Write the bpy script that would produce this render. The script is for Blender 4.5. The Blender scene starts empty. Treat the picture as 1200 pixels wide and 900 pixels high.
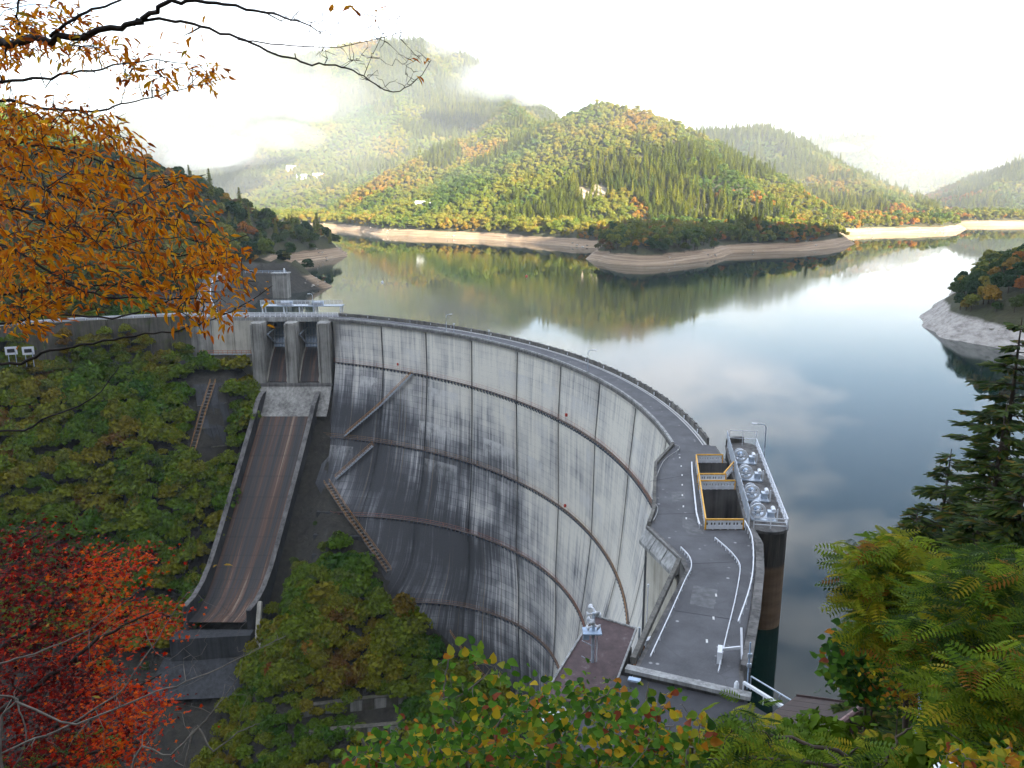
import bpy, math, random
import numpy as np
from mathutils import Vector, Matrix
random.seed(7); RNG = np.random.default_rng(7)
R = math.radians
SC = bpy.context.scene
COL = SC.collection

# ------------------------------------------------------------------ camera
CAM_Z = 35.0; FOC = 950.0; PITCH = math.atan(225 / 950)
S_, C_ = math.sin(PITCH), math.cos(PITCH)
cam_d = bpy.data.cameras.new('camera'); cam = bpy.data.objects.new('camera', cam_d); COL.objects.link(cam)
cam.location = (0, 0, CAM_Z); cam.rotation_euler = (R(90) - PITCH, 0, 0)
cam_d.sensor_width = 36; cam_d.lens = 36 * FOC / 1200; cam_d.clip_start = 0.1; cam_d.clip_end = 12000
SC.camera = cam

# ------------------------------------------------------------------ world, sun, exposure
SUN_EL, SUN_AZ = R(21), math.atan2(-0.80, 0.60)      # the sun stands behind the camera to the right
sun_dir = Vector((math.cos(SUN_EL) * math.cos(SUN_AZ), math.cos(SUN_EL) * math.sin(SUN_AZ), math.sin(SUN_EL)))
W = bpy.data.worlds.new('World'); SC.world = W; W.use_nodes = True
nt = W.node_tree; nt.nodes.clear(); N = nt.nodes.new; L = nt.links.new
out = N('ShaderNodeOutputWorld'); bg = N('ShaderNodeBackground'); bg.inputs['Strength'].default_value = 0.07
sky = N('ShaderNodeTexSky'); sky.sky_type = 'NISHITA'; sky.sun_disc = False
sky.sun_elevation = SUN_EL; sky.sun_rotation = R(90) - SUN_AZ; sky.altitude = 300; sky.dust_density = 1.5
tc = N('ShaderNodeTexCoord')
mp = N('ShaderNodeMapping'); mp.inputs['Scale'].default_value = (1, 1, 2.6); mp.inputs['Location'].default_value = (0.4, 2.3, 0.1)
nz = N('ShaderNodeTexNoise'); nz.inputs['Scale'].default_value = 4.2; nz.inputs['Detail'].default_value = 6; nz.inputs['Roughness'].default_value = 0.55
rp = N('ShaderNodeValToRGB'); rp.color_ramp.elements[0].position = 0.43; rp.color_ramp.elements[1].position = 0.62
sp = N('ShaderNodeSeparateXYZ'); mr = N('ShaderNodeMapRange'); mr.inputs['From Min'].default_value = 0.02; mr.inputs['From Max'].default_value = 0.20
mr.inputs['To Min'].default_value = 0.9; mr.inputs['To Max'].default_value = 0.0
mx = N('ShaderNodeMath'); mx.operation = 'MAXIMUM'
mix = N('ShaderNodeMix'); mix.data_type = 'RGBA'; mix.inputs['B'].default_value = (5.6, 5.8, 6.2, 1)
L(tc.outputs['Generated'], mp.inputs['Vector']); L(mp.outputs['Vector'], nz.inputs['Vector']); L(nz.outputs['Fac'], rp.inputs['Fac'])
L(tc.outputs['Generated'], sp.inputs['Vector']); L(sp.outputs['Z'], mr.inputs['Value'])
L(rp.outputs['Color'], mx.inputs[0]); L(mr.outputs['Result'], mx.inputs[1])
L(mx.outputs['Value'], mix.inputs['Factor']); L(sky.outputs['Color'], mix.inputs['A'])
L(mix.outputs['Result'], bg.inputs['Color']); L(bg.outputs['Background'], out.inputs['Surface'])
sd = bpy.data.lights.new('sun', 'SUN'); sd.energy = 5.0; sd.angle = R(0.6); sd.color = (1.0, 0.88, 0.68)
so = bpy.data.objects.new('sun', sd); COL.objects.link(so); so.rotation_euler = sun_dir.to_track_quat('Z', 'Y').to_euler()
vs = SC.view_settings; vs.view_transform = 'Standard'; vs.look = 'None'; vs.exposure = 2.7; vs.gamma = 1; vs.use_curve_mapping = False
cy = SC.cycles; cy.use_denoising = True; cy.max_bounces = 6; cy.diffuse_bounces = 3; cy.glossy_bounces = 3; cy.transmission_bounces = 4
cy.volume_bounces = 1; cy.transparent_max_bounces = 8; cy.caustics_reflective = False; cy.caustics_refractive = False
cy.use_adaptive_sampling = True; cy.adaptive_threshold = 0.02

# ------------------------------------------------------------------ helpers
def P(px, py, z=None, d=None, Y=None):
    """a point of the place: the sight line through photo point (px, py) met with a height z, a distance d or a plane Y"""
    u = (px - 600) / FOC; v = (450 - py) / FOC
    r = np.array([u, C_ + v * S_, -S_ + v * C_])
    t = (z - CAM_Z) / r[2] if z is not None else (Y / r[1] if Y is not None else d)
    return Vector((0, 0, CAM_Z)) + Vector(r * t)
def seen(x, y, z):
    z = z - CAM_Z; d = y * C_ - z * S_
    return 600 + FOC * x / d, 450 - FOC * (z * C_ + y * S_) / d, d

def tag(o, label=None, cat=None, group=None, kind=None):
    if label: o['label'] = label
    if cat: o['category'] = cat
    if group: o['group'] = group
    if kind: o['kind'] = kind
    return o
def link(name, data, parent=None):
    o = bpy.data.objects.new(name, data); COL.objects.link(o)
    if parent: o.parent = parent
    return o
def empty(name, loc=(0, 0, 0), rz=0):
    o = link(name, None); o.location = loc; o.rotation_euler = (0, 0, rz); o.empty_display_size = 0.5
    return o

def mesh_np(name, V, F, mat=None, col=None, smooth=False, uv=None):
    """fast mesh: V (n,3), F (m,k) or list of such arrays, col per-vertex (n,3), uv per-vertex (n,2)"""
    Fs = F if isinstance(F, list) else [F]
    me = bpy.data.meshes.new(name); V = np.asarray(V, np.float32)
    me.vertices.add(len(V)); me.vertices.foreach_set('co', V.ravel())
    idx = np.concatenate([np.asarray(f).ravel() for f in Fs]).astype(np.int32)
    tot = np.concatenate([np.full(len(f), np.asarray(f).shape[1]) for f in Fs]).astype(np.int32)
    st = np.concatenate([[0], np.cumsum(tot)[:-1]]).astype(np.int32)
    me.loops.add(len(idx)); me.loops.foreach_set('vertex_index', idx)
    me.polygons.add(len(tot)); me.polygons.foreach_set('loop_start', st); me.polygons.foreach_set('loop_total', tot)
    if smooth: me.polygons.foreach_set('use_smooth', np.ones(len(tot), bool))
    me.update(calc_edges=True)
    if col is not None:
        a = me.attributes.new('col', 'FLOAT_COLOR', 'POINT')
        a.data.foreach_set('color', np.c_[np.asarray(col), np.ones(len(V))].astype(np.float32).ravel())
    if uv is not None:
        u = me.uv_layers.new(name='UVMap'); u.data.foreach_set('uv', np.asarray(uv, np.float32)[idx].ravel())
    if mat: me.materials.append(mat)
    return me

class MB:
    def __init__(s): s.v = []; s.f = []
    def add(s, v, f):
        n = len(s.v); s.v += [tuple(p) for p in v]; s.f += [tuple(i + n for i in q) for q in f]; return s
    def box(s, c, size, rz=0, m=None):
        x, y, z = [k / 2 for k in size]
        v = [Vector((a * x, b * y, e * z)) for e in (-1, 1) for a, b in ((-1, -1), (1, -1), (1, 1), (-1, 1))]
        q = Matrix.Rotation(rz, 3, 'Z') if m is None else m
        v = [q @ p + Vector(c) for p in v]
        return s.add(v, [(3, 2, 1, 0), (4, 5, 6, 7), (0, 1, 5, 4), (1, 2, 6, 5), (2, 3, 7, 6), (3, 0, 4, 7)])
    def beam(s, a, b, w, h, up=(0, 0, 1)):
        a, b = Vector(a), Vector(b); d = (b - a)
        if d.length < 1e-6: return s
        d.normalize(); r = d.cross(Vector(up))
        if r.length < 1e-4: r = d.cross(Vector((1, 0, 0)))
        r.normalize(); u = r.cross(d)
        v = [p + r * (i * w / 2) + u * (j * h / 2) for p in (a, b) for i, j in ((-1, -1), (1, -1), (1, 1), (-1, 1))]
        return s.add(v, [(0, 1, 2, 3), (7, 6, 5, 4), (0, 4, 5, 1), (1, 5, 6, 2), (2, 6, 7, 3), (3, 7, 4, 0)])
    def tube(s, pts, r, n=6):
        pts = [Vector(p) for p in pts]; rs = r if isinstance(r, (list, tuple)) else [r] * len(pts)
        ring = []; k = len(s.v)
        for i, p in enumerate(pts):
            d = (pts[min(i + 1, len(pts) - 1)] - pts[max(i - 1, 0)]).normalized()
            a = d.cross(Vector((0, 0, 1)));
            if a.length < 1e-3: a = d.cross(Vector((1, 0, 0)))
            a.normalize(); b = d.cross(a)
            s.v += [tuple(p + (a * math.cos(t) + b * math.sin(t)) * rs[i]) for t in [2 * math.pi * j / n for j in range(n)]]
        for i in range(len(pts) - 1):
            for j in range(n):
                s.f.append((k + i * n + j, k + i * n + (j + 1) % n, k + (i + 1) * n + (j + 1) % n, k + (i + 1) * n + j))
        s.f.append(tuple(k + j for j in range(n))[::-1]); s.f.append(tuple(k + (len(pts) - 1) * n + j for j in range(n)))
        return s
    def prism(s, poly, z0, z1):
        n = len(poly); b = [(p[0], p[1], z0) for p in poly]; t = [(p[0], p[1], z1) for p in poly]
        return s.add(b + t, [tuple(range(n))[::-1], tuple(range(n, 2 * n))] + [(i, (i + 1) % n, n + (i + 1) % n, n + i) for i in range(n)])
    def strip(s, lo, hi):
        """ribbon between two equally long rows of points"""
        n = len(lo); return s.add(list(lo) + list(hi), [(i, i + 1, n + i + 1, n + i) for i in range(n - 1)])
    def slab(s, A, B, th):
        """solid ribbon: top between rows A and B, th thick downwards"""
        n = len(A); dz = Vector((0, 0, -th)); A = [Vector(p) for p in A]; B = [Vector(p) for p in B]
        v = A + B + [p + dz for p in A] + [p + dz for p in B]; f = []
        for i in range(n - 1):
            f += [(i, i + 1, n + i + 1, n + i), (2 * n + i, 3 * n + i, 3 * n + i + 1, 2 * n + i + 1),
                  (i, 2 * n + i, 2 * n + i + 1, i + 1), (n + i, n + i + 1, 3 * n + i + 1, 3 * n + i)]
        f += [(0, n, 3 * n, 2 * n), (n - 1, 3 * n - 1, 4 * n - 1, 2 * n - 1)]
        return s.add(v, f)
    def build(s, name, mat, parent=None, smooth=False, bevel=0):
        me = bpy.data.meshes.new(name); me.from_pydata(s.v, [], s.f)
        if mat: me.materials.append(mat)
        if smooth: me.polygons.foreach_set('use_smooth', [True] * len(me.polygons))
        me.update(); o = link(name, me, parent)
        import bmesh as _b
        bm = _b.new(); bm.from_mesh(me); _b.ops.recalc_face_normals(bm, faces=bm.faces); bm.to_mesh(me); bm.free()
        if bevel:
            m = o.modifiers.new('bevel', 'BEVEL'); m.width = bevel; m.segments = 2; m.limit_method = 'ANGLE'
        return o

# ------------------------------------------------------------------ materials
def mat_new(name):
    m = bpy.data.materials.new(name); m.use_nodes = True; t = m.node_tree; t.nodes.clear()
    o = t.nodes.new('ShaderNodeOutputMaterial'); b = t.nodes.new('ShaderNodeBsdfPrincipled'); t.links.new(b.outputs[0], o.inputs['Surface'])
    return m, t, b, o
def nd(t, typ, **kw):
    n = t.nodes.new(typ)
    for k, v in kw.items():
        if k in ('operation', 'data_type', 'blend_type', 'noise_dimensions', 'feature', 'attribute_name', 'wave_type', 'bands_direction'): setattr(n, k, v)
        else: n.inputs[k].default_value = v
    return n
def mathn(t, op, a, b=None):
    n = t.nodes.new('ShaderNodeMath'); n.operation = op
    for i, x in enumerate((a, b)):
        if x is None: continue
        if isinstance(x, (int, float)): n.inputs[i].default_value = x
        else: t.links.new(x, n.inputs[i])
    return n.outputs[0]
def mixc(t, fac, a, b, blend='MIX'):
    n = t.nodes.new('ShaderNodeMix'); n.data_type = 'RGBA'; n.blend_type = blend
    for k, x in (('Factor', fac), ('A', a), ('B', b)):
        sock = n.inputs[k] if k == 'Factor' else [i for i in n.inputs if i.name == k and i.type == 'RGBA'][0]
        if isinstance(x, (int, float)): sock.default_value = x
        elif isinstance(x, tuple): sock.default_value = (*x, 1)
        else: t.links.new(x, sock)
    return [o for o in n.outputs if o.type == 'RGBA'][0]
def ramp(t, fac, *stops):
    n = t.nodes.new('ShaderNodeValToRGB'); e = n.color_ramp.elements
    while len(e) < len(stops): e.new(0.5)
    for el, (p, c) in zip(e, stops):
        el.position = p; el.color = (c, c, c, 1) if isinstance(c, (int, float)) else (*c, 1)
    t.links.new(fac, n.inputs['Fac']); return n.outputs['Color']
def noise(t, vec, scale, detail=4, rough=0.55, dist=0):
    n = t.nodes.new('ShaderNodeTexNoise'); n.inputs['Scale'].default_value = scale; n.inputs['Detail'].default_value = detail
    n.inputs['Roughness'].default_value = rough; n.inputs['Distortion'].default_value = dist
    if vec is not None: t.links.new(vec, n.inputs['Vector'])
    return n.outputs['Fac']
def scaled(t, vec, sc, loc=(0, 0, 0)):
    n = t.nodes.new('ShaderNodeMapping'); n.inputs['Scale'].default_value = sc; n.inputs['Location'].default_value = loc
    t.links.new(vec, n.inputs['Vector']); return n.outputs['Vector']
def coords(t, which='Object'):
    return t.nodes.new('ShaderNodeTexCoord').outputs[which]
def wpos(t): return t.nodes.new('ShaderNodeNewGeometry').outputs['Position']
def bump(t, b, h, strength=0.3, dist=0.1):
    n = t.nodes.new('ShaderNodeBump'); n.inputs['Strength'].default_value = strength; n.inputs['Distance'].default_value = dist
    t.links.new(h, n.inputs['Height']); t.links.new(n.outputs[0], b.inputs['Normal'])

def plain(name, c, rough=0.6, metal=0.0, var=0.25, scale=3.0):
    m, t, b, o = mat_new(name); p = wpos(t)
    f = noise(t, p, scale, 5); dk = tuple(k * (1 - var) for k in c); lt = tuple(min(1, k * (1 + var * .6)) for k in c)
    t.links.new(ramp(t, f, (0.3, dk), (0.7, lt)), b.inputs['Base Color'])
    b.inputs['Roughness'].default_value = rough; b.inputs['Metallic'].default_value = metal
    return m
def concrete(name, light=(.36, .35, .32), dark=(.09, .085, .08), amount=0.5, vs=1.0, moss=None):
    """weathered concrete: vertical run-off streaks, blotches and fine grain, in world space"""
    m, t, b, o = mat_new(name); p = wpos(t)
    st = noise(t, scaled(t, p, (1.3 * vs, 1.3 * vs, .06 * vs)), 1.0, 6, .65)
    bl = noise(t, p, .22 * vs, 5, .6); fine = noise(t, p, 6, 6, .7)
    k = mathn(t, 'ADD', mathn(t, 'MULTIPLY', st, .6), mathn(t, 'MULTIPLY', bl, .5))
    f = ramp(t, k, (.42 + .22 * (amount - .5), 0.0), (.66 + .22 * (amount - .5), 1.0))
    c = mixc(t, f, dark, light)
    c = mixc(t, ramp(t, fine, (.35, .0), (.75, .45)), c, tuple(x * .7 for x in light))
    if moss:
        g = ramp(t, noise(t, p, .5, 5), (.5, 0.0), (.68, .8)); c = mixc(t, g, c, moss)
    t.links.new(c, b.inputs['Base Color']); b.inputs['Roughness'].default_value = .88
    bump(t, b, fine, .25, .05)
    return m
def foliage(name, cols, trans=.25, use_attr=False, rough=.6, patch=None):
    """leaf material: one of several leaf colours for each plant, and lighter and darker leaves in it"""
    m, t, b, o = mat_new(name)
    if use_attr:
        a = nd(t, 'ShaderNodeAttribute', attribute_name='col'); c = a.outputs['Color']
    else:
        oi = t.nodes.new('ShaderNodeObjectInfo'); n = len(cols); r = oi.outputs['Random']
        if patch:
            pn = noise(t, oi.outputs['Location'], patch, 3)
            r = mathn(t, 'ADD', mathn(t, 'MULTIPLY', r, .34), mathn(t, 'MULTIPLY', mathn(t, 'SUBTRACT', pn, .5), 2.2)); r = mathn(t, 'ADD', r, .27)
        c = ramp(t, r, *[((i + .5) / n, k) for i, k in enumerate(cols)])
        a = nd(t, 'ShaderNodeAttribute', attribute_name='col')
        c = mixc(t, 1.0, c, a.outputs['Color'], 'MULTIPLY')
    t.links.new(c, b.inputs['Base Color']); b.inputs['Roughness'].default_value = rough; b.inputs['Specular IOR Level'].default_value = .12
    tr = t.nodes.new('ShaderNodeBsdfTranslucent'); t.links.new(c, tr.inputs['Color'])
    ms = t.nodes.new('ShaderNodeMixShader'); ms.inputs[0].default_value = trans
    t.links.new(b.outputs[0], ms.inputs[1]); t.links.new(tr.outputs[0], ms.inputs[2]); t.links.new(ms.outputs[0], o.inputs['Surface'])
    return m

M = {}
M['conc'] = concrete('weathered_concrete')
M['conc_dark'] = concrete('dark_stained_concrete', (.20, .19, .18), (.035, .034, .033), .55)
M['conc_pale'] = concrete('pale_concrete', (.52, .49, .42), (.26, .24, .20), .38)
M['conc_black'] = concrete('blackened_concrete', (.050, .052, .057), (.012, .013, .015), .5)
M['conc_moss'] = concrete('mossy_concrete', (.14, .125, .10), (.035, .033, .026), .55, 1, (.07, .08, .03))
M['parapet'] = concrete('parapet_concrete', (.17, .16, .14), (.045, .043, .04), .52, 1.4)
M['kerb_pale'] = concrete('kerb_concrete', (.42, .42, .41), (.12, .12, .115), .5, 2)
M['white'] = plain('white_paint', (.72, .74, .78), .45, 0, .12, 2)
M['galv'] = plain('galvanised_steel', (.50, .56, .64), .4, .5, .25, 3)
M['bluegrey'] = plain('blue_grey_paint', (.34, .44, .58), .45, .1, .25, 1.5)
M['yellow'] = plain('yellow_paint', (.72, .36, .02), .5, 0, .2, 2)
M['orange_rail'] = plain('weathered_orange_rail', (.42, .20, .05), .7, 0, .4, 1.5)
M['rust'] = plain('rusty_steel', (.30, .13, .04), .8, .2, .4, 4)
M['red'] = plain('red_paint', (.45, .04, .02), .5, 0, .2, 4)
M['walk'] = plain('rusty_grating', (.13, .10, .085), .8, .1, .4, 2)
M['bracket'] = plain('slate_blue_brackets', (.075, .10, .15), .6, .1, .3, 2)
M['railred'] = plain('faded_red_rail', (.42, .12, .05), .6, 0, .3, 2)
M['black'] = plain('dark_steel', (.02, .02, .022), .6, .2, .3, 3)
M['line'] = plain('road_line_paint', (.62, .62, .60), .7, 0, .25, 5)
M['pipe'] = plain('blue_grey_hose', (.22, .30, .40), .45, 0, .2, 3)
M['glass'] = plain('dark_glass', (.02, .025, .03), .08, 0, .1, 1)
M['bark'] = plain('dark_bark', (.030, .022, .017), .9, 0, .5, 12)
M['bark_grey'] = plain('pale_grey_bark', (.16, .14, .115), .9, 0, .5, 14)
M['wood'] = plain('tree_trunk_bark', (.07, .05, .035), .9, 0, .4, 5)

def mk_face():
    m, t, b, o = mat_new('dam_face_concrete')
    uv = t.nodes.new('ShaderNodeUVMap').outputs['UV']
    sx = t.nodes.new('ShaderNodeSeparateXYZ'); t.links.new(uv, sx.inputs[0]); U, V = sx.outputs['X'], sx.outputs['Y']
    st1 = noise(t, scaled(t, uv, (.9, .035, 1)), 1.0, 6, .62)           # wide runs
    st2 = noise(t, scaled(t, uv, (3.6, .05, 1), (7, 3, 0)), 1.0, 5, .7)  # narrow runs
    big = noise(t, scaled(t, uv, (.045, .055, 1), (3, 9, 0)), 1.0, 4, .55)
    vor = t.nodes.new('ShaderNodeTexBrick'); t.links.new(uv, vor.inputs['Vector'])
    vor.inputs['Scale'].default_value = 1; vor.inputs['Brick Width'].default_value = 7.3; vor.inputs['Row Height'].default_value = 7.5
    vor.inputs['Mortar Size'].default_value = .0; vor.inputs['Color1'].default_value = (0, 0, 0, 1); vor.inputs['Color2'].default_value = (1, 1, 1, 1)
    lift = t.nodes.new('ShaderNodeTexBrick'); t.links.new(uv, lift.inputs['Vector']); lift.offset = 0
    lift.inputs['Scale'].default_value = 1; lift.inputs['Brick Width'].default_value = 3.65; lift.inputs['Row Height'].default_value = 1.5
    lift.inputs['Mortar Size'].default_value = .05; lift.inputs['Mortar Smooth'].default_value = .6
    lift.inputs['Color1'].default_value = (.5, .5, .5, 1); lift.inputs['Color2'].default_value = (.66, .66, .66, 1); lift.inputs['Mortar'].default_value = (.15, .15, .15, 1)
    # how clean each place is: right of the crown cleaner, bottom left never dries
    dp = t.nodes.new('ShaderNodeClamp'); dp.inputs['Min'].default_value = .3; dp.inputs['Max'].default_value = 1.15; t.links.new(mathn(t, 'DIVIDE', V, 36.0), dp.inputs['Value'])
    cl = mathn(t, 'MULTIPLY', mathn(t, 'MULTIPLY', mathn(t, 'SUBTRACT', 78.0, U), .0085), dp.outputs[0])
    cl = mathn(t, 'SUBTRACT', cl, mathn(t, 'MULTIPLY', mathn(t, 'SUBTRACT', V, 34.0), .0085))
    cc_ = t.nodes.new('ShaderNodeClamp'); cc_.inputs['Min'].default_value = -.42; cc_.inputs['Max'].default_value = .16; t.links.new(cl, cc_.inputs['Value']); cl = mathn(t, 'ADD', cc_.outputs[0], .10)
    wob = noise(t, scaled(t, uv, (.10, .30, 1), (11, 2, 0)), 1.0, 3, .5)
    k = mathn(t, 'ADD', mathn(t, 'MULTIPLY', st1, .95), mathn(t, 'MULTIPLY', st2, .60))
    k = mathn(t, 'ADD', k, mathn(t, 'MULTIPLY', big, 1.15)); k = mathn(t, 'ADD', k, cl)
    k = mathn(t, 'ADD', k, mathn(t, 'MULTIPLY', lift.outputs['Color'], .34)); k = mathn(t, 'ADD', k, mathn(t, 'MULTIPLY', wob, .25))
    k2 = mathn(t, 'MULTIPLY', mathn(t, 'SUBTRACT', k, 1.12), .98)
    c = ramp(t, k2, (.26, (.026, .027, .031)), (.40, (.080, .083, .092)), (.54, (.25, .25, .255)), (.68, (.50, .485, .455)), (.88, (.72, .685, .60)))
    # pale lime bloom below lift joints, ragged at its foot
    lf2 = t.nodes.new('ShaderNodeTexBrick'); t.links.new(scaled(t, uv, (1, 1, 1), (2.0, 3.1, 0)), lf2.inputs['Vector']); lf2.offset = .37
    lf2.inputs['Scale'].default_value = 1; lf2.inputs['Brick Width'].default_value = 6.1; lf2.inputs['Row Height'].default_value = 9.0; lf2.inputs['Mortar Size'].default_value = 0
    lf2.inputs['Color1'].default_value = (0, 0, 0, 1); lf2.inputs['Color2'].default_value = (1, 1, 1, 1)
    fv = mathn(t, 'FRACT', mathn(t, 'DIVIDE', mathn(t, 'ADD', V, 3.1), 9.0))      # depth below the lift joint
    foot = mathn(t, 'SUBTRACT', mathn(t, 'ADD', mathn(t, 'MULTIPLY', st2, 1.1), mathn(t, 'MULTIPLY', st1, .5)), mathn(t, 'MULTIPLY', fv, 1.0))
    lm = mathn(t, 'MULTIPLY', ramp(t, lf2.outputs['Color'], (.58, 0.0), (.63, 1.0)), ramp(t, foot, (.30, 0.0), (.62, 1.0)))
    lm = mathn(t, 'MULTIPLY', lm, ramp(t, noise(t, scaled(t, uv, (.5, .4, 1), (3, 8, 0)), 1, 5, .7), (.38, .1), (.58, 1.0)))
    band = ramp(t, mathn(t, 'DIVIDE', V, 90.0), (.02, 0.0), (.05, .8), (.30, .8), (.42, .0))
    c = mixc(t, mathn(t, 'MULTIPLY', lm, band), c, (.60, .59, .57))
    rl = ramp(t, noise(t, scaled(t, uv, (2.2, .02, 1), (31, 5, 0)), 1, 4), (.62, 0.0), (.70, .35))
    c = mixc(t, rl, c, (.34, .25, .14))
    # white seepage down some joints
    sp2 = mathn(t, 'MULTIPLY', ramp(t, noise(t, scaled(t, uv, (1.6, .012, 1), (55, 1, 0)), 1, 2), (.70, 0.0), (.73, .8)), ramp(t, noise(t, scaled(t, uv, (.3, .12, 1), (5, 1, 0)), 1, 4), (.45, 0.0), (.6, 1.0)))
    c = mixc(t, sp2, c, (.62, .61, .60))
    c = mixc(t, ramp(t, noise(t, uv, 4.0, 6, .7), (.3, 0.0), (.8, .30)), c, (.14, .14, .145))
    t.links.new(c, b.inputs['Base Color']); b.inputs['Roughness'].default_value = .85
    bump(t, b, mathn(t, 'ADD', lift.outputs['Color'], mathn(t, 'MULTIPLY', st2, .3)), .35, .15)
    return m
M['face'] = mk_face()

def mk_asphalt():
    m, t, b, o = mat_new('worn_asphalt'); p = wpos(t)
    c = ramp(t, noise(t, p, .35, 5, .6), (.3, (.050, .050, .055)), (.7, (.105, .105, .115)))
    c = mixc(t, ramp(t, noise(t, p, 9, 4, .7), (.4, 0.0), (.75, .35)), c, (.16, .16, .165))
    v = t.nodes.new('ShaderNodeTexVoronoi'); v.inputs['Scale'].default_value = .9; t.links.new(p, v.inputs['Vector'])
    spots = mathn(t, 'MULTIPLY', ramp(t, v.outputs['Distance'], (.09, 1.0), (.17, 0.0)), ramp(t, noise(t, p, .16, 2), (.46, 0.0), (.58, .9)))
    c = mixc(t, spots, c, (.42, .42, .42))
    v2 = t.nodes.new('ShaderNodeTexVoronoi'); v2.feature = 'DISTANCE_TO_EDGE'; v2.inputs['Scale'].default_value = .13; t.links.new(p, v2.inputs['Vector'])
    c = mixc(t, ramp(t, v2.outputs['Distance'], (.002, .25), (.006, 0.0)), c, (.03, .03, .03))
    t.links.new(c, b.inputs['Base Color']); b.inputs['Roughness'].default_value = .8
    bump(t, b, noise(t, p, 40, 3), .3, .02); return m
M['asphalt'] = mk_asphalt()
M['patch'] = plain('grey_road_patch', (.125, .125, .13), .85, 0, .4, 1.5)
M['asphalt_dark'] = plain('dark_asphalt', (.035, .035, .040), .75, 0, .3, 1.2)  # darker asphalt for the lower road and the road joints

def mk_water():
    m, t, b, o = mat_new('lake_water'); p = wpos(t)
    b.inputs['Base Color'].default_value = (.004, .017, .014, 1); b.inputs['Roughness'].default_value = .035; b.inputs['IOR'].default_value = 1.33
    h = mathn(t, 'ADD', noise(t, p, .35, 3, .5), mathn(t, 'MULTIPLY', noise(t, p, .03, 2), 2.0))
    calm = ramp(t, noise(t, scaled(t, p, (.004, .012, 1)), 1, 3), (.45, .02), (.62, 1.0))
    t.links.new(mathn(t, 'ADD', mathn(t, 'MULTIPLY', calm, .05), .022), b.inputs['Roughness'])
    bump(t, b, h, .03, .08); return m
M['water'] = mk_water()

def mk_terrain():
    m, t, b, o = mat_new('hillside_ground'); p = wpos(t)
    sx = t.nodes.new('ShaderNodeSeparateXYZ'); t.links.new(p, sx.inputs[0]); z = sx.outputs['Z']
    n1 = noise(t, p, .05, 5); n2 = noise(t, p, .6, 6, .65)
    floor = ramp(t, n1, (.3, (.030, .036, .012)), (.55, (.050, .052, .018)), (.75, (.070, .050, .020)))
    floor = mixc(t, ramp(t, n2, (.4, 0.0), (.7, .6)), floor, (.022, .020, .013))
    strat = noise(t, scaled(t, p, (.015, .015, 1.5)), 1.0, 5, .7)
    bank = ramp(t, strat, (.34, (.13, .08, .045)), (.5, (.27, .19, .12)), (.64, (.40, .31, .22)))
    bank = mixc(t, ramp(t, n2, (.4, 0.0), (.8, .45)), bank, (.26, .20, .14))
    ry = nd(t, 'ShaderNodeAttribute', attribute_name='rocky')
    bank = mixc(t, ry.outputs['Fac'], bank, ramp(t, noise(t, scaled(t, p, (.3, .3, .7)), 1, 7, .68), (.3, (.16, .14, .125)), (.48, (.36, .33, .30)), (.7, (.52, .48, .44))))
    zz = mathn(t, 'ADD', z, mathn(t, 'MULTIPLY', mathn(t, 'SUBTRACT', n1, .5), 4.0))
    c = mixc(t, ramp(t, mathn(t, 'MULTIPLY', mathn(t, 'ADD', zz, 20.0), .03), (.43, 0.0), (.455, 1.0)), bank, floor)
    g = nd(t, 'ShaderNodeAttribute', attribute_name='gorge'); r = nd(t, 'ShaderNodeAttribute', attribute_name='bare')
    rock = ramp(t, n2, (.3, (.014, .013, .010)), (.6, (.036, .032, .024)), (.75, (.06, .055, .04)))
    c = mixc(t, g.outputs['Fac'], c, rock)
    c = mixc(t, r.outputs['Fac'], c, (.40, .33, .24))
    t.links.new(c, b.inputs['Base Color']); b.inputs['Roughness'].default_value = .95
    bump(t, b, n2, .8, .8); return m
M['terrain'] = mk_terrain()

def mk_rock():
    m, t, b, o = mat_new('pale_shore_rock'); p = wpos(t)
    v = noise(t, scaled(t, p, (.25, .25, .8)), 1, 7, .65)
    c = ramp(t, v, (.3, (.17, .15, .13)), (.5, (.34, .31, .27)), (.7, (.48, .44, .40)))
    t.links.new(c, b.inputs['Base Color']); b.inputs['Roughness'].default_value = .9; bump(t, b, v, .8, .6); return m
M['rock'] = mk_rock()

def mk_roof():
    m, t, b, o = mat_new('brown_roof_sheet'); p = wpos(t)
    c = ramp(t, noise(t, scaled(t, p, (.7, .7, 2)), 1.4, 6, .65), (.35, (.040, .020, .022)), (.6, (.085, .050, .050)), (.75, (.17, .15, .15)))
    t.links.new(c, b.inputs['Base Color']); b.inputs['Roughness'].default_value = .6; return m
M['roof'] = mk_roof()
M['roof_dark'] = plain('dark_brown_roof', (.035, .016, .015), .6, 0, .35, 2)
M['ridge'] = plain('faded_ridge_cap', (.30, .19, .18), .7, 0, .4, 4)

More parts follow.
